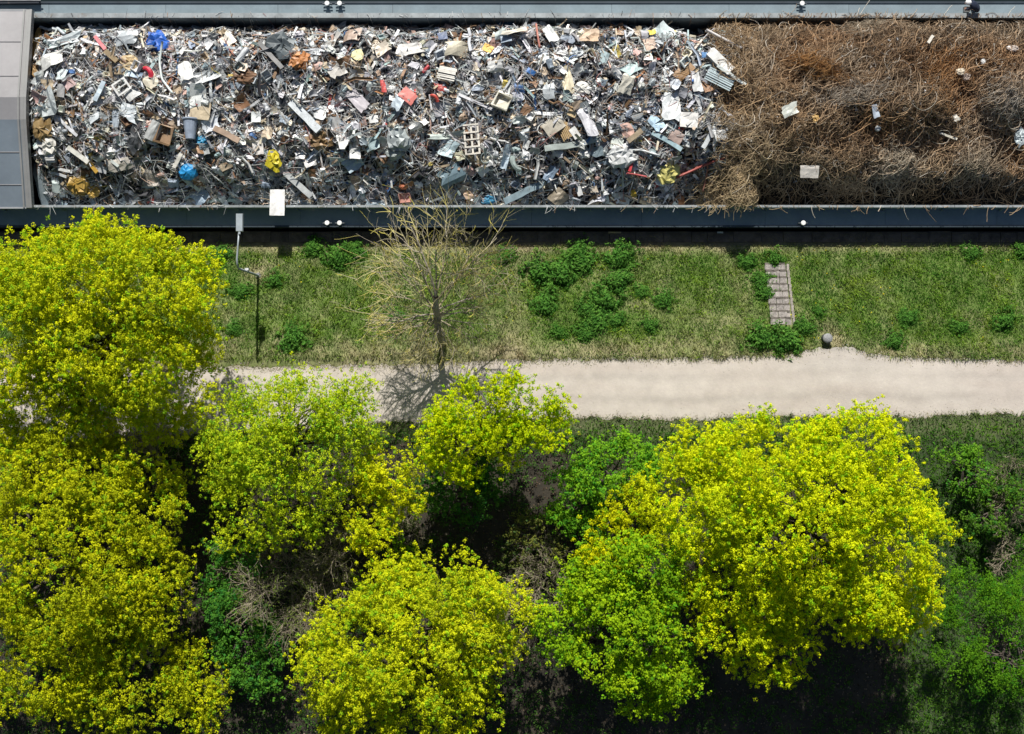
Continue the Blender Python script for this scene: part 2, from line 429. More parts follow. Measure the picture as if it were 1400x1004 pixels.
def bar(l, w, t, bend=.1, n=3):
    xs = np.linspace(-.5, .5, n + 1) * l
    yb = np.cumsum([0] + [R.gauss(0, bend) * l / n for _ in range(n)]); zb = np.cumsum([0] + [R.gauss(0, bend) * l / n for _ in range(n)])
    yb -= yb.mean(); zb -= zb.mean()
    V = []
    for x, y, z in zip(xs, yb, zb):
        V += [(x, y - w / 2, z - t / 2), (x, y + w / 2, z - t / 2), (x, y + w / 2, z + t / 2), (x, y - w / 2, z + t / 2)]
    F = []
    for k in range(n):
        a = 4 * k
        F += [(a + j, a + (j + 1) % 4, a + 4 + (j + 1) % 4, a + 4 + j) for j in range(4)]
    F += [(3, 2, 1, 0), (4 * n, 4 * n + 1, 4 * n + 2, 4 * n + 3)]
    return np.array(V), F
def angle(l, w, t=.012):
    a, b = R.uniform(-.1, .1) * l, R.uniform(-.05, .05) * l
    V = []
    for x, yo in ((-l / 2, 0), (0, a), (l / 2, b)):
        V += [(x, yo - w / 2, w * .35), (x, yo, 0), (x, yo + w / 2, w * .35)]
    F = [(k * 3 + j, k * 3 + j + 1, k * 3 + j + 4, k * 3 + j + 3) for k in range(2) for j in range(2)]
    return thick(np.array(V, float), F, t)
def openbox(w, h, d, crush=.08):
    V = np.array([(-w / 2, -h / 2, 0), (w / 2, -h / 2, 0), (w / 2, h / 2, 0), (-w / 2, h / 2, 0)], float)
    Vt = V * np.array([1.03, 1.03, 1]) + np.array([0, 0, d])
    Vi = Vt * np.array([.88, .88, 1]); Vb = V * np.array([.84, .84, 1]) + np.array([0, 0, d * .15])
    A = np.concatenate([V, Vt, Vi, Vb]); A += np.array([[R.gauss(0, crush * w * .4) for _ in range(3)] for _ in A]) * np.array([1, 1, .5])
    F = [(3, 2, 1, 0), (12, 13, 14, 15)]
    for j in range(4):
        k = (j + 1) % 4
        F += [(j, k, 4 + k, 4 + j), (4 + j, 4 + k, 8 + k, 8 + j), (8 + j, 8 + k, 12 + k, 12 + j)]
    return A, F
def can(r, l, crush=.15, n=12):
    V, F = [], []
    m = 4
    for k in range(m + 1):
        x = (k / m - .5) * l
        for j in range(n):
            a = 2 * PI * j / n; q = r * (1 + R.gauss(0, crush) * (0 < k < m))
            V.append((x, q * math.cos(a), q * math.sin(a)))
    for k in range(m):
        for j in range(n): F.append((k * n + j, k * n + (j + 1) % n, (k + 1) * n + (j + 1) % n, (k + 1) * n + j))
    F += [tuple(range(n)), tuple(range(m * n, m * n + n))]
    return np.array(V), F
def crumple(w, h, d, amt=.3, nu=9, nv=6):
    V = [(0, 0, -d / 2)]
    for k in range(1, nv):
        t = PI * k / nv
        for j in range(nu):
            a = 2 * PI * j / nu; q = 1 + R.gauss(0, amt)
            V.append((q * w / 2 * math.sin(t) * math.cos(a), q * h / 2 * math.sin(t) * math.sin(a), -q * d / 2 * math.cos(t)))
    V.append((0, 0, d / 2)); F = []
    for j in range(nu): F.append((0, 1 + (j + 1) % nu, 1 + j))
    for k in range(nv - 2):
        for j in range(nu):
            a = 1 + k * nu; F.append((a + j, a + (j + 1) % nu, a + nu + (j + 1) % nu, a + nu + j))
    t = len(V) - 1; a = 1 + (nv - 2) * nu
    for j in range(nu): F.append((a + j, a + (j + 1) % nu, t))
    return np.array(V), F
def arc(rad, sweep, r, n=9, wob=.1):
    t = np.linspace(0, sweep, n)
    P = np.stack([rad * np.cos(t), rad * np.sin(t), np.cumsum([R.gauss(0, wob * rad * .3) for _ in t])], 1); P -= P.mean(0)
    P += np.array([[R.gauss(0, wob * rad * .4) for _ in range(3)] for _ in t])
    return tube(P, r, 5)
def spear(w, h):
    return sheet(w, h, .1, 3, .05)

def pose(V, loc, yaw, nrm=(0, 0, 1), tilt=0.0):
    nrm = Vector(nrm)
    if tilt:
        nrm = (nrm + Vector((R.gauss(0, tilt), R.gauss(0, tilt), 0))).normalized()
    q = Vector((0, 0, 1)).rotation_difference(nrm).to_matrix() @ Matrix.Rotation(yaw, 3, 'Z')
    return np.asarray(V) @ np.array(q).T + np.array(loc)

PAL = [((.62, .64, .655), 24, 'light grey'), ((.80, .80, .78), 14, 'white'), ((.36, .37, .38), 18, 'grey'), ((.27, .33, .39), 8, 'blue-grey'), ((.055, .057, .06), 6, 'black'),
       ((.24, .135, .07), 7, 'rust-brown'), ((.50, .39, .27), 8, 'tan'), ((.68, .61, .48), 6, 'cream'), ((.54, .36, .31), 2.5, 'pinkish'), ((.33, .43, .43), 3, 'teal-grey'),
       ((.48, .08, .07), .4, 'red'), ((.07, .17, .38), .5, 'blue'), ((.58, .46, .12), .4, 'yellow'), ((.46, .22, .10), .6, 'orange')]
PW = [p[1] for p in PAL]
def rcol():
    c, _, nme = R.choices(PAL, PW)[0]; k = R.uniform(.75, 1.18)
    return tuple(min(.85, v * k * R.uniform(.95, 1.05)) for v in c), nme

# ------------------------------------------------------------------ distinct pieces of scrap, from the photograph
# (shape, px, py, width px, height px, yaw deg, colour, name, category, short, rest of label)
WH, LG, GR, DK = (.70, .70, .68), (.56, .58, .59), (.30, .31, .32), (.06, .065, .07)
BG, RU, TN, CR = (.22, .29, .35), (.22, .11, .05), (.46, .36, .22), (.66, .58, .43)
ITEMS = [
 ('crumple', 215, 57, 24, 27, 20, (.02, .12, .50), 'tarp', 'tarp', 'blue crumpled tarp', 'near the far edge of the scrap heap'),
 ('bent', 203, 99, 24, 24, 0, (.62, .03, .06), 'pipe_elbow', 'pipe', 'crimson bent duct elbow', 'above the white square trays'),
 ('crumple', 178, 87, 24, 20, 0, (.55, .42, .24), 'carton', 'carton', 'tan crumpled carton', 'left of the crimson bent duct elbow'),
 ('frame', 166, 119, 21, 19, 35, WH, 'window_frame', 'frame', 'white empty square frame', 'overlapping a white square tray'),
 ('flat', 180, 127, 20, 17, 35, WH, 'metal_tray', 'tray', 'white square tray', 'under the white empty square frame'),
 ('sheet', 254, 97, 17, 24, 18, WH, 'sheet_metal', 'sheet metal', 'white bent plate', 'standing above the long white curled strip'),
 ('strip', 274, 107, 52, 15, 18, (.72, .74, .74), 'metal_strip', 'strip', 'long white curled strip', 'under the white bent plate'),
 ('tube', [(222, 57), (218, 85), (221, 108), (230, 120), (236, 128)], 3.2, 0, 0, (.66, .72, .70), 'pipe', 'pipe', 'pale curving pipe', 'hanging down from the blue crumpled tarp'),
 ('flat', 274, 151, 26, 24, -8, (.56, .46, .31), 'board', 'board', 'beige square board', 'in front of the pale pointed plate'),
 ('sheet', 271, 130, 20, 28, 10, (.76, .78, .76), 'sheet_metal', 'sheet metal', 'pale pointed plate', 'directly above the beige square board'),
 ('can', 210, 180, 27, 17, 65, (.40, .41, .40), 'metal_drum', 'drum', 'grey metal drum', 'left of the brown open box'),
 ('box', 226, 185, 21, 24, -15, (.24, .15, .08), 'open_box', 'box', 'brown open box', 'with a grey metal drum beside it'),
 ('bucket', 261, 176, 21, 29, 0, (.36, .42, .52), 'bucket', 'bucket', 'blue-grey galvanised bucket', 'lying above a bright blue crate'),
 ('crumple', 277, 192, 17, 14, 5, (.05, .32, .55), 'crate', 'crate', 'bright blue crate', 'under the blue-grey galvanised bucket'),
 ('ball', 257, 235, 27, 24, 0, (.02, .30, .66), 'plastic_bag', 'bag', 'glossy sky-blue bag', 'low on the near slope of the heap'),
 ('crumple', 107, 252, 28, 26, 0, (.46, .29, .06), 'foil_sheet', 'foil', 'gold crumpled foil', 'near the coaming at the left'),
 ('crumple', 127, 261, 17, 15, 0, (.60, .38, .08), 'foil_sheet', 'foil', 'smaller gold foil scrap', 'right of the larger gold foil'),
 ('sheet', 274, 269, 22, 20, 40, (.36, .46, .56), 'sheet_metal', 'sheet metal', 'pale blue dented plate', 'on dark scrap against the near coaming'),
 ('crumple', 49, 62, 13, 46, 0, (.48, .30, .10), 'insulation_roll', 'insulation', 'ochre torn insulation', 'beside the hatch cover at the far left corner'),
 ('crumple', 50, 96, 11, 22, 0, (.42, .27, .12), 'insulation_roll', 'insulation', 'shorter ochre insulation piece', 'below the ochre torn insulation'),
 ('crumple', 57, 178, 24, 30, 0, (.30, .20, .08), 'wire_mat', 'mat', 'brown matted wire bale', 'beside the hatch cover midway down'),
 ('sheet', 288, 171, 22, 18, 20, (.70, .74, .80), 'sheet_metal', 'sheet metal', 'pale bluish white plate', 'right of the blue-grey galvanised bucket'),
 ('sheet', 57, 251, 15, 58, 4, (.25, .30, .33), 'sheet_metal', 'sheet metal', 'upright slate-grey sheet', 'in the near left corner of the hold'),
 ('crumple', 65, 198, 22, 28, 20, (.68, .66, .60), 'plastic_sheet', 'plastic', 'off-white crumpled plastic', 'above a ribbed white vent'),
 ('slats', 70, 216, 13, 13, 0, WH, 'vent_grille', 'grille', 'ribbed white vent', 'below the off-white crumpled plastic'),
 ('sheet', 175, 152, 24, 20, -25, (.52, .57, .60), 'sheet_metal', 'sheet metal', 'silvery folded plate', 'below the white square tray'),
 ('bar', 127, 229, 18, 5, -52, (.60, .36, .06), 'metal_bar', 'bar', 'orange painted bar', 'leaning on a grey square plate'),
 ('flat', 138, 229, 17, 15, -12, (.40, .41, .42), 'sheet_metal', 'sheet metal', 'grey square plate', 'right of the orange painted bar'),
 ('sheet', 163, 225, 32, 17, 12, (.42, .39, .34), 'board', 'board', 'weathered taupe board', 'right of the grey square plate'),
 ('sheet', 206, 243, 24, 22, -12, (.44, .40, .35), 'board', 'board', 'dusty buff panel', 'left of the glossy sky-blue bag'),
 ('bar', 107, 212, 36, 6, -38, (.68, .67, .60), 'metal_bar', 'bar', 'long cream bent bar', 'above the gold crumpled foil'),
 ('bar', 88, 233, 18, 4, -12, WH, 'metal_bar', 'bar', 'short white bar', 'left above the gold crumpled foil'),
 ('sheet', 158, 162, 9, 26, 0, (.42, .48, .54), 'sheet_metal', 'sheet metal', 'upright steel-blue channel', 'left of the silvery folded plate'),
 ('crumple', 185, 190, 24, 36, 0, DK, 'rubber_mat', 'rubber', 'black shaggy cable bundle', 'left below the grey metal drum'),
 ('sheet', 118, 33, 30, 12, 50, (.68, .68, .66), 'sheet_metal', 'sheet metal', 'bright white sheet scrap', 'at the far edge above the ochre insulation'),
 ('sheet', 88, 56, 44, 14, 20, (.62, .68, .69), 'metal_strip', 'strip', 'long silvery torn strip', 'in the far left corner'),
 ('tube', [(55, 37), (66, 41), (78, 38), (88, 47)], 4, 0, 0, (.62, .68, .72), 'pipe', 'pipe', 'kinked pale grey pipe', 'in the far left corner by the hatch'),
 ('sheet', 70, 82, 30, 20, 25, (.58, .58, .55), 'sheet_metal', 'sheet metal', 'dull crumpled grey sheet', 'right of the ochre torn insulation'),
 ('sheet', 66, 140, 24, 34, 15, (.60, .65, .65), 'sheet_metal', 'sheet metal', 'big dented silvery sheet', 'close to the hatch cover'),
 ('flat', 83, 124, 10, 18, -5, (.28, .28, .28), 'sheet_metal', 'sheet metal', 'small charcoal plate', 'left of a dusty pink plate'),
 ('sheet', 94, 114, 14, 14, 30, (.48, .34, .33), 'sheet_metal', 'sheet metal', 'dusty pink plate', 'right of the small charcoal plate'),
 ('bar', 136, 125, 30, 6, 68, (.34, .42, .48), 'metal_bar', 'bar', 'blue-grey bent bar', 'left of the white empty square frame'),
 ('bar', 137, 59, 26, 5, -50, (.55, .14, .16), 'metal_bar', 'bar', 'faded red rod', 'on the left part of the heap'),
 ('bar', 152, 77, 22, 7, -42, (.26, .19, .10), 'board', 'board', 'short brown plank', 'at the end of the faded red rod'),
 ('sheet', 174, 50, 28, 20, 10, (.52, .56, .58), 'sheet_metal', 'sheet metal', 'rumpled silver foil', 'left of the blue crumpled tarp'),
 ('sheet', 206, 111, 20, 18, -60, (.50, .46, .36), 'sheet_metal', 'sheet metal', 'khaki folded plate', 'just below the crimson bent duct elbow'),
 ('flat', 185, 102, 20, 9, -15, (.24, .32, .42), 'sheet_metal', 'sheet metal', 'slate blue strip of plate', 'between the tan carton and the white tray'),
 ('sheet', 310, 55, 18, 20, 50, (.66, .62, .54), 'sheet_metal', 'sheet metal', 'buff folded sheet', 'at the far edge left of the black twisted scrap'),
 ('can', 331, 76, 24, 8, 55, (.58, .60, .62), 'metal_drum', 'can', 'pale grey cylinder', 'right below the buff folded sheet'),
 ('crumple', 383, 62, 36, 30, -20, (.09, .11, .12), 'scrap_block', 'scrap block', 'black twisted scrap block', 'left of the orange-brown rusted block'),
 ('bar', 370, 76, 50, 6, -50, (.15, .15, .15), 'metal_bar', 'bar', 'dark slanting girder', 'crossing the black twisted scrap block'),
 ('crumple', 410, 83, 26, 20, 35, (.50, .21, .07), 'scrap_block', 'scrap block', 'orange-brown rusted block', 'right of the black twisted scrap block'),
 ('crumple', 409, 36, 20, 10, 0, (.30, .12, .06), 'scrap_block', 'scrap block', 'dark red-brown pan', 'under the far coaming'),
 ('crumple', 333, 105, 30, 20, 0, (.20, .11, .06), 'scrap_block', 'scrap block', 'brown rusty shavings lump', 'amid pale scrap left of centre'),
 ('octagon', 489, 75, 18, 17, 0, (.80, .74, .38), 'plate', 'plate', 'pale yellow octagonal plate', 'alone on grey scrap'),
 ('sheet', 560, 68, 36, 18, 10, (.64, .63, .60), 'sheet_metal', 'sheet metal', 'shiny curved bonnet', 'on top of the heap at the middle'),
 ('flat', 484, 131, 46, 17, -48, (.56, .52, .55), 'panel', 'panel', 'long mauve-grey panel', 'slanting beside red and white scrap'),
 ('sheet', 461, 96, 24, 20, 30, (.44, .42, .39), 'sheet_metal', 'sheet metal', 'warm grey flap', 'above the long mauve-grey panel'),
 ('sheet', 506, 48, 13, 11, -35, WH, 'sheet_metal', 'sheet metal', 'small white curled plate', 'at the far edge above the yellow octagon'),
 ('sheet', 454, 57, 34, 9, 55, (.62, .60, .56), 'metal_strip', 'strip', 'whitish slanting strip', 'left of the pale yellow octagonal plate'),
 ('sheet', 482, 48, 22, 18, 0, (.40, .30, .24), 'cardboard', 'cardboard', 'brown ragged cardboard', 'at the far edge'),
 ('sheet', 521, 66, 22, 18, 30, (.62, .55, .45), 'cardboard', 'cardboard', 'cream torn sheet', 'right of the pale yellow octagonal plate'),
 ('flat', 524, 118, 7, 17, 8, (.66, .10, .09), 'plate', 'plate', 'small red plate', 'against a white metal dome'),
 ('ball', 535, 122, 14, 11, 0, WH, 'metal_dome', 'dome', 'white metal dome', 'between two red plates'),
 ('flat', 558, 131, 22, 17, -40, (.66, .19, .16), 'plate', 'plate', 'coral red square plate', 'right of the white metal dome'),
 ('sheet', 543, 141, 16, 15, 60, (.52, .60, .66), 'sheet_metal', 'sheet metal', 'pale steel scoop', 'below the white metal dome'),
 ('bent', 594, 134, 15, 20, 20, (.66, .10, .07), 'pipe_elbow', 'pipe', 'scarlet hooked pipe', 'right of the coral red square plate'),
 ('can', 582, 95, 13, 5, 50, (.50, .05, .06), 'metal_drum', 'can', 'small dark red can', 'left of the ribbed cream radiator'),
 ('slats', 611, 101, 24, 19, -12, (.66, .64, .58), 'radiator', 'radiator', 'ribbed cream radiator', 'right of the small dark red can'),
 ('sheet', 640, 27, 26, 13, 8, (.76, .78, .78), 'sheet_metal', 'sheet metal', 'white crumpled sheet', 'sticking up against the far coaming'),
 ('flat', 605, 49, 13, 12, 10, (.03, .06, .14), 'plate', 'plate', 'navy torn plate', 'close to the far coaming'),
 ('flat', 691, 33, 24, 15, 0, (.04, .14, .26), 'tarp', 'tarp', 'dark blue flat sheet', 'in the shade of the far coaming'),
 ('sheet', 625, 68, 30, 22, 0, (.48, .44, .34), 'sheet_metal', 'sheet metal', 'khaki box side', 'above the ribbed cream radiator'),
 ('flat', 667, 66, 14, 11, -30, (.76, .43, .05), 'plate', 'plate', 'amber plastic square', 'upper centre of the heap'),
 ('sheet', 677, 90, 20, 13, 10, WH, 'sheet_metal', 'sheet metal', 'white flap amid red wires', 'below the amber plastic square'),
 ('box', 687, 140, 22, 20, -28, (.72, .69, .58), 'open_box', 'box', 'ivory metal box', 'right of the centre with a dark side'),
 ('crumple', 708, 132, 14, 12, 0, (.52, .54, .62), 'plastic_bag', 'bag', 'lavender grey lump', 'against the ivory metal box'),
 ('flat', 692, 53, 15, 9, 10, (.30, .37, .45), 'plate', 'plate', 'slate blue plate', 'under the buff torn cover'),
 ('sheet', 702, 43, 34, 11, 8, (.64, .60, .50), 'sheet_metal', 'sheet metal', 'buff torn cover', 'below the dark blue flat sheet'),
 ('crumple', 735, 75, 26, 15, 15, (.58, .63, .68), 'sheet_metal', 'sheet metal', 'silver crushed duct', 'below the upright pink pole'),
 ('tube', [(733, 33), (735, 48), (738, 66)], 3, 0, 0, (.55, .22, .17), 'pole', 'pole', 'upright pink pole', 'at the far edge right of centre'),
 ('bar', 719, 60, 30, 5, -60, (.52, .50, .56), 'metal_strip', 'strip', 'lilac curved strip', 'left of the upright pink pole'),
 ('sheet', 752, 47, 14, 26, 25, (.66, .68, .67), 'machine_part', 'machine part', 'white chopped machine frame', 'at the far edge right of the pink pole'),
 ('sheet', 775, 107, 15, 36, 8, (.72, .64, .46), 'board', 'board', 'cream upright board', 'above the white shredded foil'),
 ('crumple', 796, 122, 20, 16, 0, (.66, .65, .60), 'foil_sheet', 'foil', 'white shredded foil', 'right below the cream upright board'),
 ('flat', 726, 98, 12, 7, -30, (.03, .14, .40), 'plate', 'plate', 'cobalt small plate', 'right of the lavender lump'),
 ('crumple', 789, 72, 17, 12, 20, (.56, .60, .62), 'sheet_metal', 'sheet metal', 'dented aluminium scrap', 'above the cream upright board'),
 ('sheet', 807, 48, 24, 20, 0, (.50, .36, .24), 'cardboard', 'cardboard', 'copper-brown sheet', 'at the far edge'),
 ('sheet', 858, 113, 17, 30, -18, (.64, .61, .52), 'sheet_metal', 'sheet metal', 'chalky torn panel', 'between the two rust plates and the cream board'),
 ('flat', 889, 60, 16, 18, 20, (.36, .25, .18), 'sheet_metal', 'sheet metal', 'brown square plate', 'below the striped silver sheet'),
 ('sheet', 907, 43, 20, 26, 35, (.40, .47, .48), 'sheet_metal', 'sheet metal', 'striped silver sheet', 'left of the yellow triangular plate'),
 ('flat', 919, 43, 10, 9, -40, (.78, .55, .06), 'plate', 'plate', 'yellow triangular plate', 'beside the striped silver sheet'),
 ('sheet', 892, 44, 10, 8, 20, (.72, .58, .08), 'plate', 'plate', 'small yellow bent plate', 'left of the striped silver sheet'),
 ('flat', 935, 98, 30, 15, 40, (.29, .16, .06), 'sheet_metal', 'sheet metal', 'large rust-brown plate', 'above the white machine cover'),
 ('flat', 968, 118, 14, 15, 20, (.33, .17, .08), 'sheet_metal', 'sheet metal', 'smaller rust-brown plate', 'right of the black and white fender'),
 ('sheet', 953, 113, 12, 26, 12, WH, 'fender', 'fender', 'black and white fender', 'right of the large rust-brown plate'),
 ('flat', 965, 75, 11, 8, 0, (.03, .16, .38), 'plate', 'plate', 'deep blue small box lid', 'left of the white rolled awning'),
 ('bar', 985, 85, 40, 14, -48, (.58, .58, .56), 'awning', 'awning', 'white rolled awning', 'above the bundle of grey slats'),
 ('slats', 984, 108, 38, 19, -28, (.44, .53, .55), 'slat_bundle', 'slats', 'bundle of grey slats', 'beside the brown wire heap'),
 ('bar', 1000, 103, 46, 4, -34, (.60, .65, .63), 'metal_bar', 'bar', 'long pale rail', 'on the bundle of grey slats'),
 ('sheet', 918, 142, 24, 46, -8, (.76, .79, .79), 'machine_cover', 'cover', 'big white machine cover', 'below the large rust-brown plate'),
 ('flat', 942, 164, 24, 20, -5, (.76, .74, .70), 'plate', 'plate', 'white square plate', 'right below the big white machine cover'),
 ('sheet', 897, 168, 16, 22, 30, (.44, .60, .72), 'sheet_metal', 'sheet metal', 'sky-blue torn plate', 'left of the white square plate'),
 ('sheet', 802, 164, 15, 46, 22, (.74, .73, .76), 'sheet_metal', 'sheet metal', 'sail-shaped white sheet', 'right of the tan stacked boards'),
 ('flat', 786, 182, 10, 16, 35, WH, 'plate', 'plate', 'white upright plate', 'left of the sail-shaped white sheet'),
 ('flat', 757, 172, 28, 20, 35, (.46, .42, .34), 'board', 'board', 'greyish plywood board', 'left of the tan stacked boards'),
 ('slats', 773, 180, 16, 22, 25, (.48, .33, .15), 'board_stack', 'boards', 'tan stacked boards', 'right of the greyish plywood board'),
 ('flat', 783, 153, 12, 13, -25, (.60, .45, .25), 'board', 'board', 'honey-coloured board', 'above the tan stacked boards'),
 ('crumple', 850, 213, 32, 30, 0, (.66, .67, .66), 'foil_sheet', 'foil', 'large silver foil ball', 'left of the pale yellow fabric'),
 ('crumple', 913, 236, 26, 28, -30, (.66, .60, .20), 'fabric', 'fabric', 'pale yellow fabric', 'on the near slope beside red rods'),
 ('bar', 863, 226, 18, 4, 72, (.60, .05, .06), 'metal_bar', 'bar', 'red and white stick', 'right of the large silver foil ball'),
 ('flat', 791, 258, 7, 20, 18, WH, 'plate', 'plate', 'narrow white plate', 'low near the coaming'),
 ('flat', 866, 265, 8, 10, 20, (.60, .40, .03), 'plate', 'plate', 'mustard small plate', 'low below the red and white stick'),
 ('tube', [(925, 243), (950, 232), (970, 223), (995, 214)], 3.4, 0, 0, (.42, .10, .08), 'metal_rod', 'rod', 'longer red steel rod', 'running from the yellow fabric to the wire heap'),
 ('tube', [(928, 240), (945, 233), (958, 226)], 4.2, 0, 0, (.50, .19, .15), 'metal_rod', 'rod', 'shorter pink steel rod', 'beside the longer red steel rod'),
 ('tube', [(857, 237), (870, 239), (884, 242)], 2.6, 0, 0, (.55, .12, .12), 'metal_rod', 'rod', 'thin red rod end', 'left of the pale yellow fabric'),
 ('tube', [(968, 226), (965, 245), (961, 262)], 2.4, 0, 0, (.26, .12, .09), 'metal_rod', 'rod', 'dark upright rusty rod', 'in the dark gap before the wire heap'),
 ('tube', [(830, 212), (850, 206), (875, 205), (902, 213)], 3, 0, 0, (.62, .64, .64), 'pipe', 'pipe', 'long arched grey pipe', 'over the large silver foil ball'),
 ('tube', [(966, 41), (985, 51), (1014, 66)], 4, 0, 0, (.46, .44, .43), 'pipe', 'pipe', 'straight grey pipe', 'leaning from the far coaming to the wire heap'),
 ('bar', 972, 184, 42, 6, 58, (.64, .67, .68), 'metal_bar', 'bar', 'silver channel bar', 'at the right end of the scrap heap'),
 ('sheet', 986, 184, 18, 16, 10, (.66, .67, .66), 'sheet_metal', 'sheet metal', 'bright white end plate', 'at the right end of the scrap heap'),
 ('flat', 925, 187, 18, 16, -30, (.40, .30, .26), 'board', 'board', 'brownish square board', 'below the white square plate'),
 ('bar', 868, 186, 24, 7, 38, (.38, .30, .20), 'board', 'board', 'short tan plank', 'left below the sky-blue torn plate'),
 ('bar', 912, 193, 46, 6, -30, (.30, .42, .46), 'metal_bar', 'bar', 'teal slanting bar', 'below the sky-blue torn plate'),
 ('ladder', 645, 191, 21, 42, 5, (.66, .62, .54), 'grate', 'grate', 'cream barred grate', 'right of the blue-grey metal boxes'),
 ('sheet', 613, 203, 20, 24, -30, (.48, .60, .64), 'sheet_metal', 'sheet metal', 'light blue metal box lid', 'left of the cream barred grate'),
 ('sheet', 618, 240, 34, 26, 25, (.17, .25, .29), 'metal_box', 'box', 'dark teal metal box', 'below the light blue metal box lid'),
 ('sheet', 629, 213, 13, 12, 20, (.50, .50, .36), 'plate', 'plate', 'sage green plate', 'beside the light blue metal box lid'),
 ('sheet', 612, 185, 50, 8, 8, (.58, .65, .60), 'metal_strip', 'strip', 'pale green long strip', 'left of the cream barred grate'),
 ('crumple', 545, 190, 26, 32, 0, (.40, .44, .44), 'sheet_metal', 'sheet metal', 'large grey crushed fender', 'centre of the near slope'),
 ('crumple', 540, 209, 22, 16, 0, (.38, .42, .40), 'sheet_metal', 'sheet metal', 'lower grey crushed fender', 'under the large grey crushed fender'),
 ('flat', 511, 163, 12, 10, 5, WH, 'plate', 'plate', 'small bright white block', 'above the large grey crushed fender'),
 ('sheet', 465, 183, 14, 44, 22, (.74, .74, .72), 'sheet_metal', 'sheet metal', 'long white door skin', 'right of the brown straw patch'),
 ('sheet', 485, 204, 15, 25, -12, (.76, .76, .74), 'sheet_metal', 'sheet metal', 'white hooked plate', 'right below the long white door skin'),
 ('sheet', 483, 223, 24, 18, 30, (.44, .56, .62), 'sheet_metal', 'sheet metal', 'pale blue hood', 'below the white hooked plate'),
 ('bar', 417, 159, 56, 11, -45, (.62, .66, .68), 'plank', 'plank', 'long silver plank', 'left of the white torn sheet'),
 ('sheet', 438, 154, 16, 19, -15, (.72, .74, .74), 'sheet_metal', 'sheet metal', 'white torn sheet', 'right of the long silver plank'),
 ('flat', 350, 160, 13, 15, 0, (.68, .71, .70), 'plate', 'plate', 'pale rounded plate', 'left of the long silver plank'),
 ('flat', 353, 202, 14, 19, 8, (.72, .68, .64), 'plate', 'plate', 'white rectangular plate', 'left of the yellow crumpled hose'),
 ('crumple', 375, 218, 16, 27, 10, (.60, .50, .02), 'hose', 'hose', 'yellow crumpled hose', 'above the white hanging panel'),
 ('sheet', 425, 221, 17, 12, 20, (.74, .72, .70), 'sheet_metal', 'sheet metal', 'white tilted plate', 'right of the yellow crumpled hose'),
 ('bar', 405, 250, 56, 8, -42, (.50, .52, .52), 'metal_bar', 'bar', 'long grey gutter', 'slanting down to the near coaming'),
 ('sheet', 309, 227, 17, 10, 25, (.36, .29, .20), 'board', 'board', 'ragged brown board', 'right of the glossy sky-blue bag'),
 ('bar', 310, 184, 38, 8, -28, (.34, .24, .17), 'board', 'board', 'brown weathered plank', 'right of the bright blue crate'),
 ('tube', [(330, 215), (340, 225), (346, 238)], 3.4, 0, 0, (.66, .66, .64), 'pipe', 'pipe', 'short white pipe', 'left of the yellow crumpled hose'),
 ('bar', 243, 220, 22, 5, 62, (.62, .60, .54), 'metal_bar', 'bar', 'stout cream post', 'above the glossy sky-blue bag'),
 ('crumple', 437, 192, 32, 24, 0, (.25, .16, .075), 'straw_mat', 'straw', 'brown straw patch', 'left of the long white door skin'),
 ('ball', 551, 255, 12, 9, 0, (.56, .17, .07), 'can', 'can', 'orange crushed can', 'near the coaming by the bare tree'),
 ('box', 554, 271, 17, 13, 10, (.58, .32, .26), 'open_box', 'box', 'salmon small box', 'below the orange crushed can'),
 ('crumple', 669, 273, 20, 11, 10, (.06, .28, .46), 'plastic_bag', 'bag', 'turquoise-blue bag', 'against the near coaming'),
 ('bar', 718, 262, 64, 9, 25, (.27, .36, .40), 'plank', 'plank', 'long slate plank', 'right of the turquoise-blue bag'),
 ('sheet', 692, 214, 10, 34, -12, (.48, .58, .66), 'sheet_metal', 'sheet metal', 'pale blue blade', 'right of the cream barred grate'),
 ('bent', 705, 225, 26, 34, 180, (.30, .36, .34), 'fender', 'fender', 'greenish curved mudguard', 'below the pale blue blade'),
 ('bar', 780, 198, 72, 8, 10, (.38, .43, .40), 'plank', 'plank', 'long grey-green bent plank', 'below the tan stacked boards'),
 ('sheet', 752, 238, 12, 22, -30, (.20, .27, .36), 'sheet_metal', 'sheet metal', 'navy-grey narrow plate', 'below the long grey-green bent plank'),
 ('can', 763, 270, 22, 22, 50, (.26, .22, .16), 'metal_drum', 'drum', 'brown crushed drum', 'against the coaming right of the slate plank'),
 ('crumple', 799, 210, 14, 12, 0, WH, 'foil_sheet', 'foil', 'small white foil tuft', 'below the long grey-green bent plank'),
 ('sheet', 513, 276, 28, 11, 5, (.34, .40, .44), 'sheet_metal', 'sheet metal', 'grey-blue tray', 'against the near coaming left of the salmon box'),
 ('hang', 379, 277, 20, 36, 0, (.80, .79, .77), 'panel', 'panel', 'white hanging panel', 'hooked over the near coaming'),
 # bits in the brown wire heap
 ('flat', 1107, 235, 25, 17, 0, (.80, .74, .66), 'board', 'board', 'cream rectangular board', 'low in the brown wire heap'),
 ('sheet', 1080, 150, 21, 16, 25, (.58, .60, .54), 'sheet_metal', 'sheet metal', 'pale torn sheet', 'on the left half of the wire heap'),
 ('bar', 1272, 54, 14, 4, 55, (.66, .62, .54), 'stick', 'stick', 'short pale stick', 'high on the brown wire heap'),
 ('ball', 1344, 85, 7, 9, 0, WH, 'lump', 'lump', 'white foam lump', 'on the right of the brown wire heap'),
 ('crumple', 1313, 98, 10, 9, 0, (.64, .55, .42), 'lump', 'lump', 'beige rubble lump', 'upper right of the wire heap'),
 ('crumple', 1320, 105, 10, 9, 0, (.52, .42, .36), 'lump', 'lump', 'pinkish rubble lump', 'beside the beige rubble lump'),
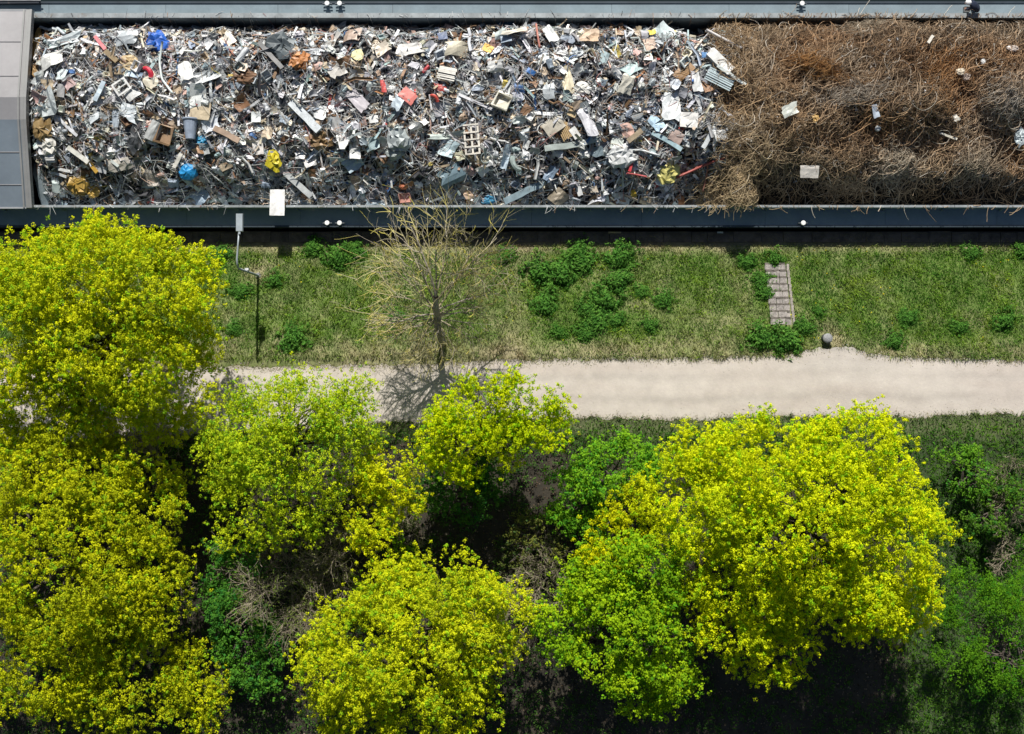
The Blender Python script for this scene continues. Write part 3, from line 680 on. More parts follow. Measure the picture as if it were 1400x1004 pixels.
 ('flat', 1197, 152, 8, 18, 15, (.48, .54, .62), 'plate', 'plate', 'pale blue pointed shard', 'mid wire heap'),
 ('ball', 1200, 176, 8, 8, 0, (.62, .64, .64), 'lump', 'lump', 'white round lump', 'below the pale blue pointed shard'),
 ('bar', 1296, 186, 26, 3, -20, (.66, .62, .52), 'stick', 'stick', 'long pale stick', 'above the dark hollow in the wire heap'),
 ('sheet', 1307, 161, 6, 9, 20, (.70, .66, .58), 'plate', 'plate', 'small white chip', 'above the long pale stick'),
 ('crumple', 1115, 162, 8, 9, 0, (.55, .35, .12), 'lump', 'lump', 'orange foam lump', 'right below the pale torn sheet'),
 ('crumple', 1394, 188, 14, 22, 0, (.44, .50, .52), 'sheet_metal', 'sheet metal', 'bluish crumpled sheet', 'at the right margin of the wire heap'),
 ('crumple', 1385, 66, 14, 8, 0, (.56, .48, .42), 'lump', 'lump', 'grey-pink lump', 'upper right corner of the wire heap'),
]
OCC = []
LAND = []
def scrap_mat(c): return M['panel'] if max(c) > .6 or (max(c) - min(c)) > .2 else M['scrap']
for it in ITEMS:
    if it[0] == 'tube': it = it[:3] + (0,) + it[3:]
    kind, px, py, wp, hp, yaw, col, name, cat, short, rest = it
    k = CAMZ / FPX; label = f'{short} {rest}'
    if kind == 'tube':
        pts = px; r = py * k * .5
        P = [onheap(a, b, .28 + .05 * math.sin(j * 2.)) for j, (a, b) in enumerate(pts)]
        zz = np.array([p[2] for p in P]); zz = np.maximum(zz, zz.mean() - .1)
        P = [W(a, b, q) for (a, b), q in zip(pts, zz)]
        P = np.array(P); t = np.linspace(0, 1, len(P)); tt = np.linspace(0, 1, 14)
        P = np.stack([np.interp(tt, t, P[:, j]) for j in range(3)], 1)
        V, F = tube(P, r, 8); c = P[len(P) // 2]
        org = Vector(c); mb = MB().add(V - np.array(c), F, col)
        o = mb.build(name, scrap_mat(col), smooth=True); o.location = org
        ax, ay = pts[len(pts) // 2]; OCC.append((c[0], c[1], .12)); LAND.append((ax, ay, short))
        tag(o, label, cat); continue
    w_, h_ = wp * k, hp * k; ya = math.radians(yaw)
    dz = .22 if kind not in ('crumple', 'ball') else .1
    if px > 1020: dz += .32 if short != 'cream rectangular board' else .75
    if kind == 'hang': X0, Y0, Z0 = W(px, py, .12)
    else: X0, Y0, Z0 = onheap(px, py, dz)
    nr = hnormal(np.array(X0), np.array(Y0), .9); nr = Vector((float(nr[0]) * .5, float(nr[1]) * .35 + .08, float(nr[2]))).normalized()
    mb = MB(); children = []
    sm = False
    if kind == 'sheet': V, F = thick(*sheet(w_, h_, .16, 4, .09), .015)
    elif kind == 'flat': V, F = thick(*sheet(w_, h_, .05, 4, .03, False), .025)
    elif kind == 'strip': V, F = thick(*sheet(w_, h_, .12, 6, .03, False), .02)
    elif kind == 'crumple': V, F = crumple(w_ * 1.1, h_ * 1.1, min(w_, h_) * .5, .13, 15, 9); V = V + np.array([[R.gauss(0, .05) * w_, R.gauss(0, .05) * h_, R.gauss(0, .05) * min(w_, h_)] for _ in V])
    elif kind == 'ball': V, F = crumple(w_, h_, min(w_, h_) * .8, .07, 14, 9); sm = False
    elif kind == 'can': V, F = can(h_ / 2, w_, .05, 16)
    elif kind == 'box': V, F = openbox(w_, h_, min(w_, h_) * .42, .16)
    elif kind == 'bar': V, F = bar(w_, h_, h_ * .5, .05, 5)
    elif kind == 'octagon':
        a = np.arange(8) * PI / 4 + .3; rr = np.array([R.uniform(.42, .54) for _ in a])
        V = np.stack([w_ * rr * np.cos(a), h_ * rr * np.sin(a), 0 * a], 1); V, F = thick(V, [tuple(range(8))], .05)
    elif kind == 'bent':
        t = np.linspace(0, PI / 2 * 1.15, 10); P = np.stack([w_ * .42 * np.sin(t) - w_ * .25, h_ * .42 * np.cos(t) * 1 - h_ * .2, .1 * np.sin(t * 2)], 1)
        V, F = tube(P, np.linspace(w_ * .13, w_ * .19, 10) * .9, 8)
    elif kind == 'bucket':
        V, F = [], []
        n = 18; prof = [(.30, -.5), (.46, .40), (.52, .40), (.52, .46), (.46, .46), (.42, .40), (.27, -.44)]
        for (q, s) in prof:
            for j in range(n):
                a = 2 * PI * j / n; V.append((q * w_ * math.cos(a), s * h_, q * w_ * math.sin(a) + .1))
        for l in range(len(prof) - 1):
            for j in range(n): F.append((l * n + j, l * n + (j + 1) % n, (l + 1) * n + (j + 1) % n, (l + 1) * n + j))
        F += [tuple(range(n)), tuple(range((len(prof) - 1) * n, len(prof) * n))]; V = np.array(V)
    elif kind == 'frame':
        V, F = [], []; t = .12 * w_
        for (x0, x1, y0, y1) in ((-.5, .5, -.5, -.38), (-.5, .5, .38, .5), (-.5, -.38, -.38, .38), (.38, .5, -.38, .38), (-.38, .38, -.04, .04)):
            F += [tuple(q + len(V) for q in f) for f in BOXF]; V += boxv(x0 * w_, x1 * w_, y0 * h_, y1 * h_, 0, .05)
        V = np.array(V)
    elif kind == 'ladder':
        V, F = [], []
        for x0 in (-.5, -.05, .38):
            F += [tuple(q + len(V) for q in f) for f in BOXF]; V += boxv(x0 * w_, (x0 + .12) * w_, -.5 * h_, .5 * h_, 0, .05)
        for y0 in (-.5, -.27, -.03, .2, .45):
            F += [tuple(q + len(V) for q in f) for f in BOXF]; V += boxv(-.5 * w_, .5 * w_, y0 * h_, (y0 + .05) * h_, .052, .09)
        V = np.array(V)
    elif kind == 'slats':
        V, F = [], []; n = 7 if w_ > .5 else 5
        long = w_ >= h_
        for j in range(n):
            a0, a1 = (j / n - .5), ((j + .72) / n - .5); q = R.uniform(-.04, .04); zz = R.uniform(0, .06) + .1 * math.sin(j / (n - 1) * PI)
            F += [tuple(s + len(V) for s in f) for f in BOXF]
            V += boxv((-.5 + q) * w_, (.5 + q) * w_, a0 * h_, a1 * h_, zz, zz + .04) if long else boxv(a0 * w_, a1 * w_, (-.5 + q) * h_, (.5 + q) * h_, zz, zz + .04)
        V = np.array(V)
    elif kind == 'hang':
        V, F = thick(*sheet(w_, h_, .012, 4, .008, False), .05); nr = Vector((.05, .10, 1)).normalized()
    V = pose(V, (0, 0, 0), ya, nr)
    kk = np.array([[R.uniform(.93, 1.05)] for _ in V]) * np.array(col)[None]
    o = mb.add(V, F, kk).build(name, scrap_mat(col)); o.location = (X0, Y0, Z0)
    tag(o, label, cat); OCC.append((X0, Y0, .33 * math.sqrt(w_ * h_))); LAND.append((px, py, short))
    if short == 'white hanging panel':
        V, F = boxv(-w_ * .42, w_ * .2, .36, .56, -.12, .0), BOXF
        MB().add(pose(np.array(V), (0, 0, 0), .05, nr), F, (.42, .43, .43)).build('fold_flap', M['panel'], o)
    if short == 'black and white fender':
        V, F = thick(*sheet(w_ * .7, h_ * .7, .1, 4, .06), .02)
        MB().add(pose(V, (.02, -.28, .02), ya, nr), F, (.03, .035, .04)).build('black_trim', M['panel'], o)
    if short == 'red and white stick':
        V, F = bar(w_ * .3, h_ * 1.06, h_ * .55, 0, 1)
        MB().add(pose(V, (.03, -.04, .01), ya, nr), F, (.78, .77, .74)).build('white_band', M['panel'], o)
OCC = np.array(OCC)

# ------------------------------------------------------------------ generic separate scrap pieces
def generic(size):
    t = R.random()
    if t < .36: return sheet(size, size * R.uniform(.35, .9), .14, 3, .10), 'sheet_metal', R.choice(('bent sheet', 'crumpled sheet', 'torn plate', 'folded plate'))
    if t < .64: return bar(size * R.uniform(1.2, 2.6), size * R.uniform(.10, .26), .025, .09), 'metal_bar', R.choice(('flat bar', 'bent strip', 'slim bar'))
    if t < .74: return angle(size * R.uniform(1.3, 2.5), size * .22), 'angle_iron', R.choice(('angle iron', 'folded rail'))
    if t < .85:
        n = 6; l = size * R.uniform(1.3, 2.6); P = np.stack([np.linspace(-.5, .5, n) * l, np.cumsum([R.gauss(0, .09) * l for _ in range(n)]), np.cumsum([R.gauss(0, .05) * l for _ in range(n)])], 1)
        P -= P.mean(0); return tube(P, size * R.uniform(.035, .07), 6), 'pipe', R.choice(('bent pipe', 'thin tube'))
    if t < .875: return openbox(size * .7, size * .6, size * .35, .12), 'metal_box', 'crushed box'
    if t < .92: return can(size * .2, size * .6, .14, 9), 'can', R.choice(('crushed can', 'dented cylinder'))
    if t < .97: return crumple(size * .8, size * .7, size * .5, .28, 8, 6), 'scrap_lump', 'crumpled lump'
    return arc(size * .4, R.uniform(3, 5.8), size * .045), 'metal_ring', 'bent hoop'
used = set(); cnt = 0; tries = 0
CATS = {'sheet_metal': 'sheet metal', 'metal_bar': 'bar', 'angle_iron': 'angle iron', 'pipe': 'pipe', 'metal_box': 'box', 'can': 'can', 'scrap_lump': 'scrap lump', 'metal_ring': 'hoop'}
while cnt < 190 and tries < 9000:
    tries += 1
    px, py = R.uniform(48, 985), R.uniform(36, 262)
    X0, Y0, Z0 = onheap(px, py, .16)
    size = R.uniform(.4, .8)
    dd = np.hypot(OCC[:, 0] - X0, OCC[:, 1] - Y0)
    if (dd < OCC[:, 2] + size * .3).any(): continue
    (V, F), name, ph = generic(size); col, cn = rcol()
    order = sorted(range(len(LAND)), key=lambda j: (LAND[j][0] - px) ** 2 + (LAND[j][1] - py) ** 2)
    lab = None
    for j in order[:4]:
        dx, dy = px - LAND[j][0], py - LAND[j][1]
        rel = ('right of' if dx > 0 else 'left of') if abs(dx) > abs(dy) else ('below' if dy > 0 else 'above')
        cand = f'{cn} {ph} {rel} the {LAND[j][2]}'
        if (cn, ph, rel, LAND[j][2]) not in used and len(cand.split()) <= 16:
            lab = cand; used.add((cn, ph, rel, LAND[j][2])); break
    if lab is None: continue
    if isinstance(F, np.ndarray): V, F = thick(V, F, .015)
    n = hnormal(np.array(X0), np.array(Y0), .5)
    V = pose(V, (0, 0, 0), R.uniform(0, 2 * PI), tuple(float(q) for q in n), .3)
    o = MB().add(V, F, col).build(name, scrap_mat(col)); o.location = (X0, Y0, Z0)
    tag(o, lab, CATS[name], 'loose scrap pieces on the heap')
    OCC = np.vstack([OCC, [X0, Y0, size * .33]]); cnt += 1

# ------------------------------------------------------------------ the uncountable rest of the heap
def strands(mb, x, y, L, r, off, turn, wig, cols, npt=8, arch=.0, sides=3):
    n = len(x); th = rng.uniform(0, 2 * PI, n) if not isinstance(turn, tuple) else turn[1]
    tr = turn[0] if isinstance(turn, tuple) else turn
    kap = rng.normal(0, 1, n) * tr
    ang = th[:, None] + kap[:, None] * np.linspace(-.5, .5, npt)[None] + np.cumsum(rng.normal(0, wig, (n, npt)), 1)
    st = (L / (npt - 1))[:, None]
    px_ = np.cumsum(np.cos(ang) * st, 1); py_ = np.cumsum(np.sin(ang) * st, 1)
    px_ += (x - px_.mean(1))[:, None]; py_ += (y - py_.mean(1))[:, None]
    over = py_ < YN - .12
    hz = H(px_, np.clip(py_, YN + .02, YF - .02))
    tl = rng.normal(0, .16, n)[:, None] * (np.linspace(-.5, .5, npt)[None] * L[:, None])
    pz = hz * .6 + hz.mean(1)[:, None] * .4 + off[:, None] + arch * np.sin(np.linspace(0, PI, npt))[None] * rng.uniform(0, 1, n)[:, None] + tl + np.cumsum(rng.normal(0, .012, (n, npt)), 1)
    bad = (py_ < YN + .02) | (py_ > YF - .02)
    pz = np.where(bad, np.maximum(pz, CZ + .04), pz)
    P = np.stack([px_, py_, pz], -1)
    T = np.gradient(P, axis=1); T /= np.linalg.norm(T, axis=2)[..., None] + 1e-9
    A = np.cross(T, np.array([0, 0, 1.])); A /= np.linalg.norm(A, axis=2)[..., None] + 1e-9
    B = np.cross(A, T); a = np.arange(sides) * 2 * PI / sides + PI / 2
    rr = np.broadcast_to(r, (n,))[:, None, None, None]
    V = P[:, :, None] + rr * (np.cos(a)[None, None, :, None] * A[:, :, None] + np.sin(a)[None, None, :, None] * B[:, :, None])
    base = np.arange(n)[:, None, None] * (npt * sides) + np.arange(npt - 1)[None, :, None] * sides
    j = np.arange(sides)[None, None]; k2 = (j + 1) % sides
    F = np.stack([base + j, base + k2, base + sides + k2, base + sides + j], -1).reshape(-1, 4)
    mb.add(V.reshape(-1, 3), F, np.repeat(cols, npt * sides, 0))
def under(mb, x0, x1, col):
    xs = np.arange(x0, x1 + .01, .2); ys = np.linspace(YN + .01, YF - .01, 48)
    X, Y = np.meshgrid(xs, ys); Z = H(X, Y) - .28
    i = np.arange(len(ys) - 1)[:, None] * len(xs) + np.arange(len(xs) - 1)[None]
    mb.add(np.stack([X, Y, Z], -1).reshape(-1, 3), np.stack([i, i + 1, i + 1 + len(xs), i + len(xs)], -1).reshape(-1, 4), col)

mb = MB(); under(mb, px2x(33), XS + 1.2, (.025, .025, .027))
def area_xy(n, a, b):
    return rng.uniform(a, b, n), rng.uniform(YN + .06, YF - .1, n)
NP = 12200
X_, Y_ = area_xy(NP, px2x(40), XS + .5); Zs = H(X_, Y_); Ns = hnormal(X_, Y_, .4)
clus = fbm(X_, Y_, 77, 1.3)
for q in range(NP):
    x, y = X_[q], Y_[q]
    t = (x - (XS + (-(y - YN) / 9.5 + .4) * 1.2))
    if t > 0 and R.random() < .8: continue
    big = q < 6200
    size = R.uniform(.28, .66) if big else min(.42, R.lognormvariate(-1.7, .42))
    dz = R.uniform(-.2, .14) if big else R.uniform(-.1, .16)
    dd = np.hypot(OCC[:, 0] - x, OCC[:, 1] - y)
    if dz > -.05 and (dd < OCC[:, 2] + size * .12).any(): dz = -.16
    (V, F), _, _ = generic(size); col, _ = rcol()
    dark = clus[q]
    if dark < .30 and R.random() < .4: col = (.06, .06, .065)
    V = pose(V, (x, y, Zs[q] + dz), R.uniform(0, 2 * PI), Ns[q], .36)
    V[:, 1] = np.clip(V[:, 1], YN + .01, YF - .02)
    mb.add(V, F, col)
n = 5200; X_, Y_ = area_xy(n, px2x(45), XS)
wp = np.array([(.55, .55, .54), (.70, .70, .68), (.30, .30, .30), (.06, .06, .06), (.50, .36, .28), (.42, .32, .2), (.5, .2, .18), (.25, .16, .1)])
cl = wp[rng.choice(8, n, p=[.28, .22, .17, .08, .09, .09, .03, .04])] * 1.25 * rng.uniform(.8, 1.15, (n, 1))
strands(mb, X_, Y_, rng.uniform(.3, 1.4, n), rng.uniform(.007, .017, n), rng.uniform(-.05, .2, n), .7, .07, cl, 7, .12)
tag(mb.build('scrap_heap', M['scrap']), 'heap of mixed shredded scrap metal filling the left of the hold', 'scrap heap', kind='stuff')

# wire heap
def wirecol(x, y, n):
    px = x * FPX / (CAMZ - .5) + 700; py = 502 - y * FPX / (CAMZ - .5)
    f = np.clip((fbm(x, y, 81, 1.7) - .5) * 2.2 + .5, 0, 1)
    c = mix3((.34, .255, .17), (.42, .25, .125), f)
    tan = np.clip(1.15 * np.exp(-((px - 1010) / 55) ** 2) + .75 * np.exp(-((py - 250) / 35) ** 2) * (px < 1330) + .5 * np.exp(-((px - 1060) / 60) ** 2 - ((py - 200) / 60) ** 2), 0, 1) * .5
    c = c * (1 - tan[:, None]) + np.array([.50, .39, .24]) * tan[:, None]
    gr = np.clip(np.exp(-((px - 1165) / 45) ** 2 - ((py - 128) / 14) ** 2) + .9 * np.exp(-((px - 1225) / 38) ** 2 - ((py - 226) / 28) ** 2) + .8 * np.exp(-((px - 1375) / 45) ** 2 - ((py - 140) / 40) ** 2) + .6 * np.exp(-((px - 1330) / 30) ** 2 - ((py - 222) / 25) ** 2) + .7 * np.exp(-((px - 1045) / 28) ** 2 - ((py - 80) / 40) ** 2) + .7 * np.exp(-((px - 1170) / 40) ** 2 - ((py - 35) / 15) ** 2), 0, 1)
    c = c * (1 - gr[:, None] * .7) + np.array([.43, .365, .285]) * gr[:, None] * .7
    k = rng.uniform(.45, 1.35, (n, 1)); lt = rng.random((n, 1)) < .06
    return np.where(lt, np.array([.60, .54, .45]), c * k)
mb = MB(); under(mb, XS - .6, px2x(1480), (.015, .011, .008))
n = 22000; X_ = rng.uniform(XS - .4, px2x(1440), n); Y_ = rng.uniform(YN + .1, YF - .12, n)
v_ = (Y_ - YN) / 9.5; keep = (X_ > XS + (.4 - v_) * 1.2 - .3 + rng.normal(0, .25, n)) & ((v_ > .16) | (rng.random(n) < .14))
X_, Y_ = X_[keep], Y_[keep]; n = len(X_)
strands(mb, X_, Y_, rng.uniform(.28, 1.1, n), rng.uniform(.0065, .0145, n), rng.uniform(-.45, .28, n), 2.0, .30, wirecol(X_, Y_, n), 9, .24)
n = 1500; X_ = rng.uniform(XS - .1, px2x(1430), n); Y_ = rng.uniform(YN + .25, YF - .3, n)   # long springy strands and loops
strands(mb, X_, Y_, rng.uniform(1.0, 2.8, n), rng.uniform(.009, .017, n), rng.uniform(.0, .36, n), 3.6, .12, wirecol(X_, Y_, n) * 1.25, 16, .3)
for q in range(900):
    x, y = R.uniform(XS, px2x(1420)), R.uniform(YN + .8, YF - .4); size = R.uniform(.05, .17)
    V, F = R.choice((sheet, spear))(size, size * .6) if R.random() < .6 else crumple(size, size * .8, size * .6, .25, 6, 4)
    V = pose(V, (x, y, float(H(x, y)) + R.uniform(-.05, .2)), R.uniform(0, 6.28), (0, 0, 1), .5)
    mb.add(V, F, R.choice(((.6, .56, .48), (.45, .36, .26), (.5, .5, .5), (.33, .2, .1), (.12, .1, .09))))
tag(mb.build('wire_heap', M['wire']), 'heap of rusty tangled wire filling the right of the hold', 'wire heap', kind='stuff')
# separate coils and bundles on it
def bundle(px, py, wp_, hp_, ang, col, n, L, turn, label, r=.012, name='wire_bundle'):
    X0, Y0, Z0 = onheap(px, py, .1); k = CAMZ / FPX
    u = rng.normal(0, .26, n); v = rng.normal(0, .26, n); a = math.radians(ang)
    x = X0 + (u * wp_ * math.cos(a) - v * hp_ * math.sin(a)) * k; y = Y0 + (u * wp_ * math.sin(a) + v * hp_ * math.cos(a)) * k
    y = np.clip(y, YN + .2, YF - .2)
    th = a + rng.normal(0, .55, n) if turn < 2 else rng.uniform(0, 6.28, n)
    b = MB(); c = np.array(col)[None] * rng.uniform(.65, 1.3, (n, 1))
    strands(b, x, y, rng.uniform(.6, 1.1, n) * L, np.full(n, r), rng.uniform(.02, .42, n), (turn, th), .16, c, 12, .26)
    o = b.build(name, M['wire']); tag(o, label, 'wire bundle')
bundle(1112, 88, 80, 24, -18, (.38, .20, .07), 250, 1.1, 1.1, 'orange-brown combed wire bundle on the upper wire heap')
bundle(1165, 130, 84, 26, 6, (.40, .345, .28), 260, 1.0, 1.2, 'grey-brown wire bundle across the middle of the wire heap')
bundle(1225, 226, 66, 50, 0, (.50, .43, .33), 200, 1.3, 4.5, 'pale curly wire tangle low in the wire heap', .014)
bundle(1012, 245, 96, 60, 30, (.44, .34, .20), 300, 2.0, 3.4, 'straw-coloured coil of long wires at the left end of the wire heap', .015)
bundle(1010, 274, 50, 16, -15, (.46, .36, .22), 100, 1.3, 2.6, 'handful of tan wire loops drooping over the near coaming', .015)
bundle(1285, 95, 70, 60, 60, (.36, .19, .075), 190, 1.3, 2.0, 'rust-red wire bundle upper right on the wire heap')
bundle(1380, 140, 60, 50, 0, (.40, .36, .31), 170, .9, 3.2, 'grey fine wire tangle at the right margin of the wire heap')
bundle(1335, 225, 50, 40, 0, (.40, .33, .24), 110, 1.3, 4.2, 'loose brown wire loops hanging low at the right')
bundle(1155, 255, 70, 20, -5, (.50, .38, .25), 110, 1.1, 2.2, 'tan spread wires along the near edge of the wire heap')
bundle(1180, 35, 70, 20, 12, (.36, .30, .22), 130, 1.4, 1.5, 'dull brown springy wires standing at the far coaming')

# ------------------------------------------------------------------ person on the far deck
def skin_body(name, pts, edges, radii, m, parent, sub=2):
    me = bpy.data.meshes.new(name); me.from_pydata(pts, edges, []); me.update()
    o = bpy.data.objects.new(name, me); COL.objects.link(o); o.parent = parent
    o.matrix_parent_inverse = Matrix.Translation(-Vector(parent.location)); me.materials.append(m)
    md = o.modifiers.new('skin', 'SKIN'); md.use_smooth_shade = True
    for i, r in enumerate(radii):
        sv = me.skin_vertices[0].data[i]; sv.radius = (r, r) if not isinstance(r, tuple) else r; sv.use_root = (i == 0)
    sd = o.modifiers.new('sub', 'SUBSURF'); sd.levels = sub; sd.render_levels = sub
    return o
def wp3(px, py, z): return Vector(W(px, py, z))
fx, fy, _ = W(1329, 16.5, DZ)
per = empty('person', (fx, fy, DZ), 'person in navy work clothes and white helmet bending over on the far deck', 'person')
pel = wp3(1337, 11, .0); ch = wp3(1331, 7.5, .36); nk = wp3(1327, 5.5, .47); hd = wp3(1323.5, 4.2, .50)
sl = wp3(1331, 3.0, .34); sr = wp3(1328, 11, .32)
pts = [pel, pel.lerp(ch, .5), ch, nk, hd,
       sl, wp3(1326, 1.5, .02), wp3(1322, 4, -.22), sr, wp3(1324.5, 13.0, .0), wp3(1321, 12.0, -.24),
       pel + Vector((.02, .13, -.06)), wp3(1331, 9.5, -.45), wp3(1331.5, 12.5, -.83), wp3(1327.5, 12.5, -.86),
       pel + Vector((.02, -.13, -.06)), wp3(1332, 15.5, -.45), wp3(1331.5, 18.0, -.83), wp3(1327.5, 18.2, -.86)]
edges = [(0, 1), (1, 2), (2, 3), (3, 4), (2, 5), (5, 6), (6, 7), (2, 8), (8, 9), (9, 10), (0, 11), (11, 12), (12, 13), (13, 14), (0, 15), (15, 16), (16, 17), (17, 18)]
rad = [.16, .15, .17, .065, .085, .085, .055, .04, .085, .055, .04, .11, .075, .055, .045, .11, .075, .055, .045]
skin_body('body', [tuple(p) for p in pts], edges, rad, M['cloth'], per)
V, F = crumple(.2, .18, .24, .0, 14, 10); MB().add(V + np.array(hd + Vector((-.01, 0, .02))), F, (.45, .27, .2)).build('head', M['skin'], per, True)
V, F = crumple(.32, .29, .24, .0, 18, 12); V = V[:]; V[:, 2] = np.maximum(V[:, 2], -.01)
MB().add(V + np.array(hd + Vector((-.01, .0, .08))), F).build('helmet', M['white'], per, True)
for hp in (pts[7], pts[10]):
    b = MB(); V, F = crumple(.09, .08, .05, .0, 10, 7); b.add(V + np.array(hp), F)
    for j in range(4):
        p0 = hp + Vector((-.03, -.03 + .02 * j, -.01)); V, F = tube([p0, p0 + Vector((-.045, 0, -.015)), p0 + Vector((-.06 - .008 * (j in (1, 2)), 0, -.045))], [.010, .009, .007], 6); b.add(V, F)
    p0 = hp + Vector((0, .035, -.01)); V, F = tube([p0, p0 + Vector((-.03, .025, -.02)), p0 + Vector((-.055, .02, -.04))], [.012, .010, .008], 6); b.add(V, F)
    b.build('hand', M['skin'], per, True)
V, F = openbox(.3, .26, .2, .02); tb = MB().add(V + np.array(W(1320.5, 14.0, DZ + .01)), F, (.30, .29, .28)).build('tool_box', M['panel']); tag(tb, 'small grey open toolbox on the far deck beside the bending person', 'toolbox')

# ------------------------------------------------------------------ lamp, steps, bollard, debris on the bank
bx, by, _ = W(353, 377, -1.1); bz = float(gz(bx, by))
lamp = empty('street_lamp', (bx, by, bz), 'grey street lamp on the grassy bank with its arm reaching towards the barge', 'street lamp')
H1 = 4.7; ptop = Vector((bx, by, bz + H1))
P = [(bx, by, bz - .1), (bx, by, bz + .9), (bx, by, bz + H1 - .35)]
V, F = tube(P, [.07, .062, .05], 12); MB().add(V, F).build('pole', M['lamp'], lamp, True)
head_c = Vector(W(327.3, 304.5, bz + H1 + .22)); arm0 = Vector((bx, by, bz + H1 - .35)); ae = Vector(W(326.6, 318, bz + H1 + .17))
t = np.linspace(0, 1, 7); bend = [arm0 * (1 - q) ** 2 + Vector((bx, by, bz + H1 + .05)) * 2 * q * (1 - q) + (Vector((bx, by + .35, bz + H1 + .08)).lerp(ae, .08)) * q * q for q in t]
V, F = tube([tuple(p) for p in bend] + [tuple(bend[-1].lerp(ae, .5)), tuple(ae)], [.05] * 7 + [.042, .038], 12); MB().add(V, F).build('arm', M['lamp'], lamp, True)
hw, hl = .175, .43
hb = MB(); V = np.array(boxv(-hw, hw, -hl, hl, -.06, .05)); V[4:, 0] *= .86; V[4:, 1] *= .94; hb.add(V + np.array(head_c), BOXF)
hb.add(np.array(boxv(-.05, .05, -hl - .12, -hl, -.035, .03)) + np.array(head_c), BOXF)
hb.build('lamp_head', M['lamp'], lamp)
hb = MB(); hb.add(np.array(boxv(-hw * .8, hw * .8, -hl * .85, hl * .85, -.085, -.061)) + np.array(head_c), BOXF, (.7, .7, .68)); hb.build('lamp_glass', M['panel'], lamp)
jb = arm0.lerp(Vector((bx, by, bz)), .42)
MB().add(np.array(boxv(-.09, .09, .06, .17, -.16, .16)) + np.array(jb), BOXF, (.75, .75, .74)).build('junction_box', M['panel'], lamp)
V, F = cyl((bx, by, bz - .05), .17, .12, 16, .15, .02); MB().add(V, F, (.32, .31, .3)).build('foot', M['stone'], lamp)

st = empty('stone_steps', (px2x(1066), py2y(405), -1.2), 'short weathered stone steps climbing the grassy bank from the barge', 'steps')
NS = 9
for s in range(NS):
    p0 = 362 + s * 9.3; p1 = p0 + 7.6
    b = MB(); ym = py2y((p0 + p1) / 2, -.8); zt = float(QZ * (1 - np.clip((6.25 - ym) / 5.65, 0, 1))) + .10
    xl0 = 1046 + s * 1.0; xr0 = 1074.5 + s * 1.0; xx = xl0
    while xx < xr0 - 1:
        wd = min(R.uniform(7, 12), xr0 - xx); wd = wd if xr0 - xx - wd > 3 else xr0 - xx
        x0, x1 = px2x(xx, zt), px2x(xx + wd - .5, zt); y1, y0 = py2y(p0, zt), py2y(p1, zt) + .01
        dz = R.uniform(-.012, .014); V = np.array(boxv(x0, x1, y0, y1 - .0, zt - .35, zt + dz)); V[4:] += np.array([[R.gauss(0, .01), R.gauss(0, .012), R.gauss(0, .008)] for _ in range(4)])
        g = R.uniform(.72, 1.08); b.add(V, BOXF, tuple(v * g for v in (.50, .45, .41)))
        # darker riser stone under the nosing, a gap line between steps
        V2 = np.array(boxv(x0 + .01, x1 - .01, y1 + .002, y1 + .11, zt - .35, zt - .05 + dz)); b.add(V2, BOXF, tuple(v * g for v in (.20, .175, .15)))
        xx += wd
    b.build('step', M['stone'], st)
b = MB()
for s in range(NS):
    p0 = 361 + s * 9.3; xa = 1075.5 + s * 1.05; ym = py2y(p0 + 4.6, -.8); zt = float(QZ * (1 - np.clip((6.25 - ym) / 5.65, 0, 1))) + .15
    b.add(boxv(px2x(xa, zt), px2x(xa + 3.4, zt), py2y(p0 + 9, zt), py2y(p0, zt), zt - .4, zt + R.uniform(-.01, .01)), BOXF, (.46, .41, .36))
b.build('kerb', M['stone'], st)
X0, Y0, _ = W(1129, 463, -.2); zb = float(gz(X0, Y0))
bo = empty('bollard', (X0, Y0, zb), 'stubby grey concrete bollard beside the gravel path', 'bollard')
V, F = cyl((X0, Y0, zb - .1), .235, .52, 24, .225); MB().add(V, F, (.10, .10, .10)).build('post', M['stone'], bo)
V, F = crumple(.50, .50, .26, .0, 24, 12); V[:, 2] = np.maximum(V[:, 2], -.02); MB().add(V + np.array((X0, Y0, zb + .44)), F, (.36, .36, .36)).build('cap', M['stone'], bo, True)
for px, py, l, a, c, nm, lb in ((840, 318.5, 18, 0, (.55, .42, .2), 'plank', 'yellowish plank lying on the dark quay'), (845, 328, 10, 3, (.75, .70, .6), 'stick', 'short pale stick lying on the dark quay'),
                          (984, 314.5, 8, 0, (.7, .7, .68), 'stick', 'small white stick beside the barge hull')):
    X0, Y0, _ = W(px, py, QZ); V, F = bar(l * .037, .08, .05, .02, 2)
    o = MB().add(pose(V, (0, 0, 0), math.radians(a)), F, c).build(nm, M['panel']); o.location = (X0, min(Y0, 6.98), QZ + .13); tag(o, lb, nm)

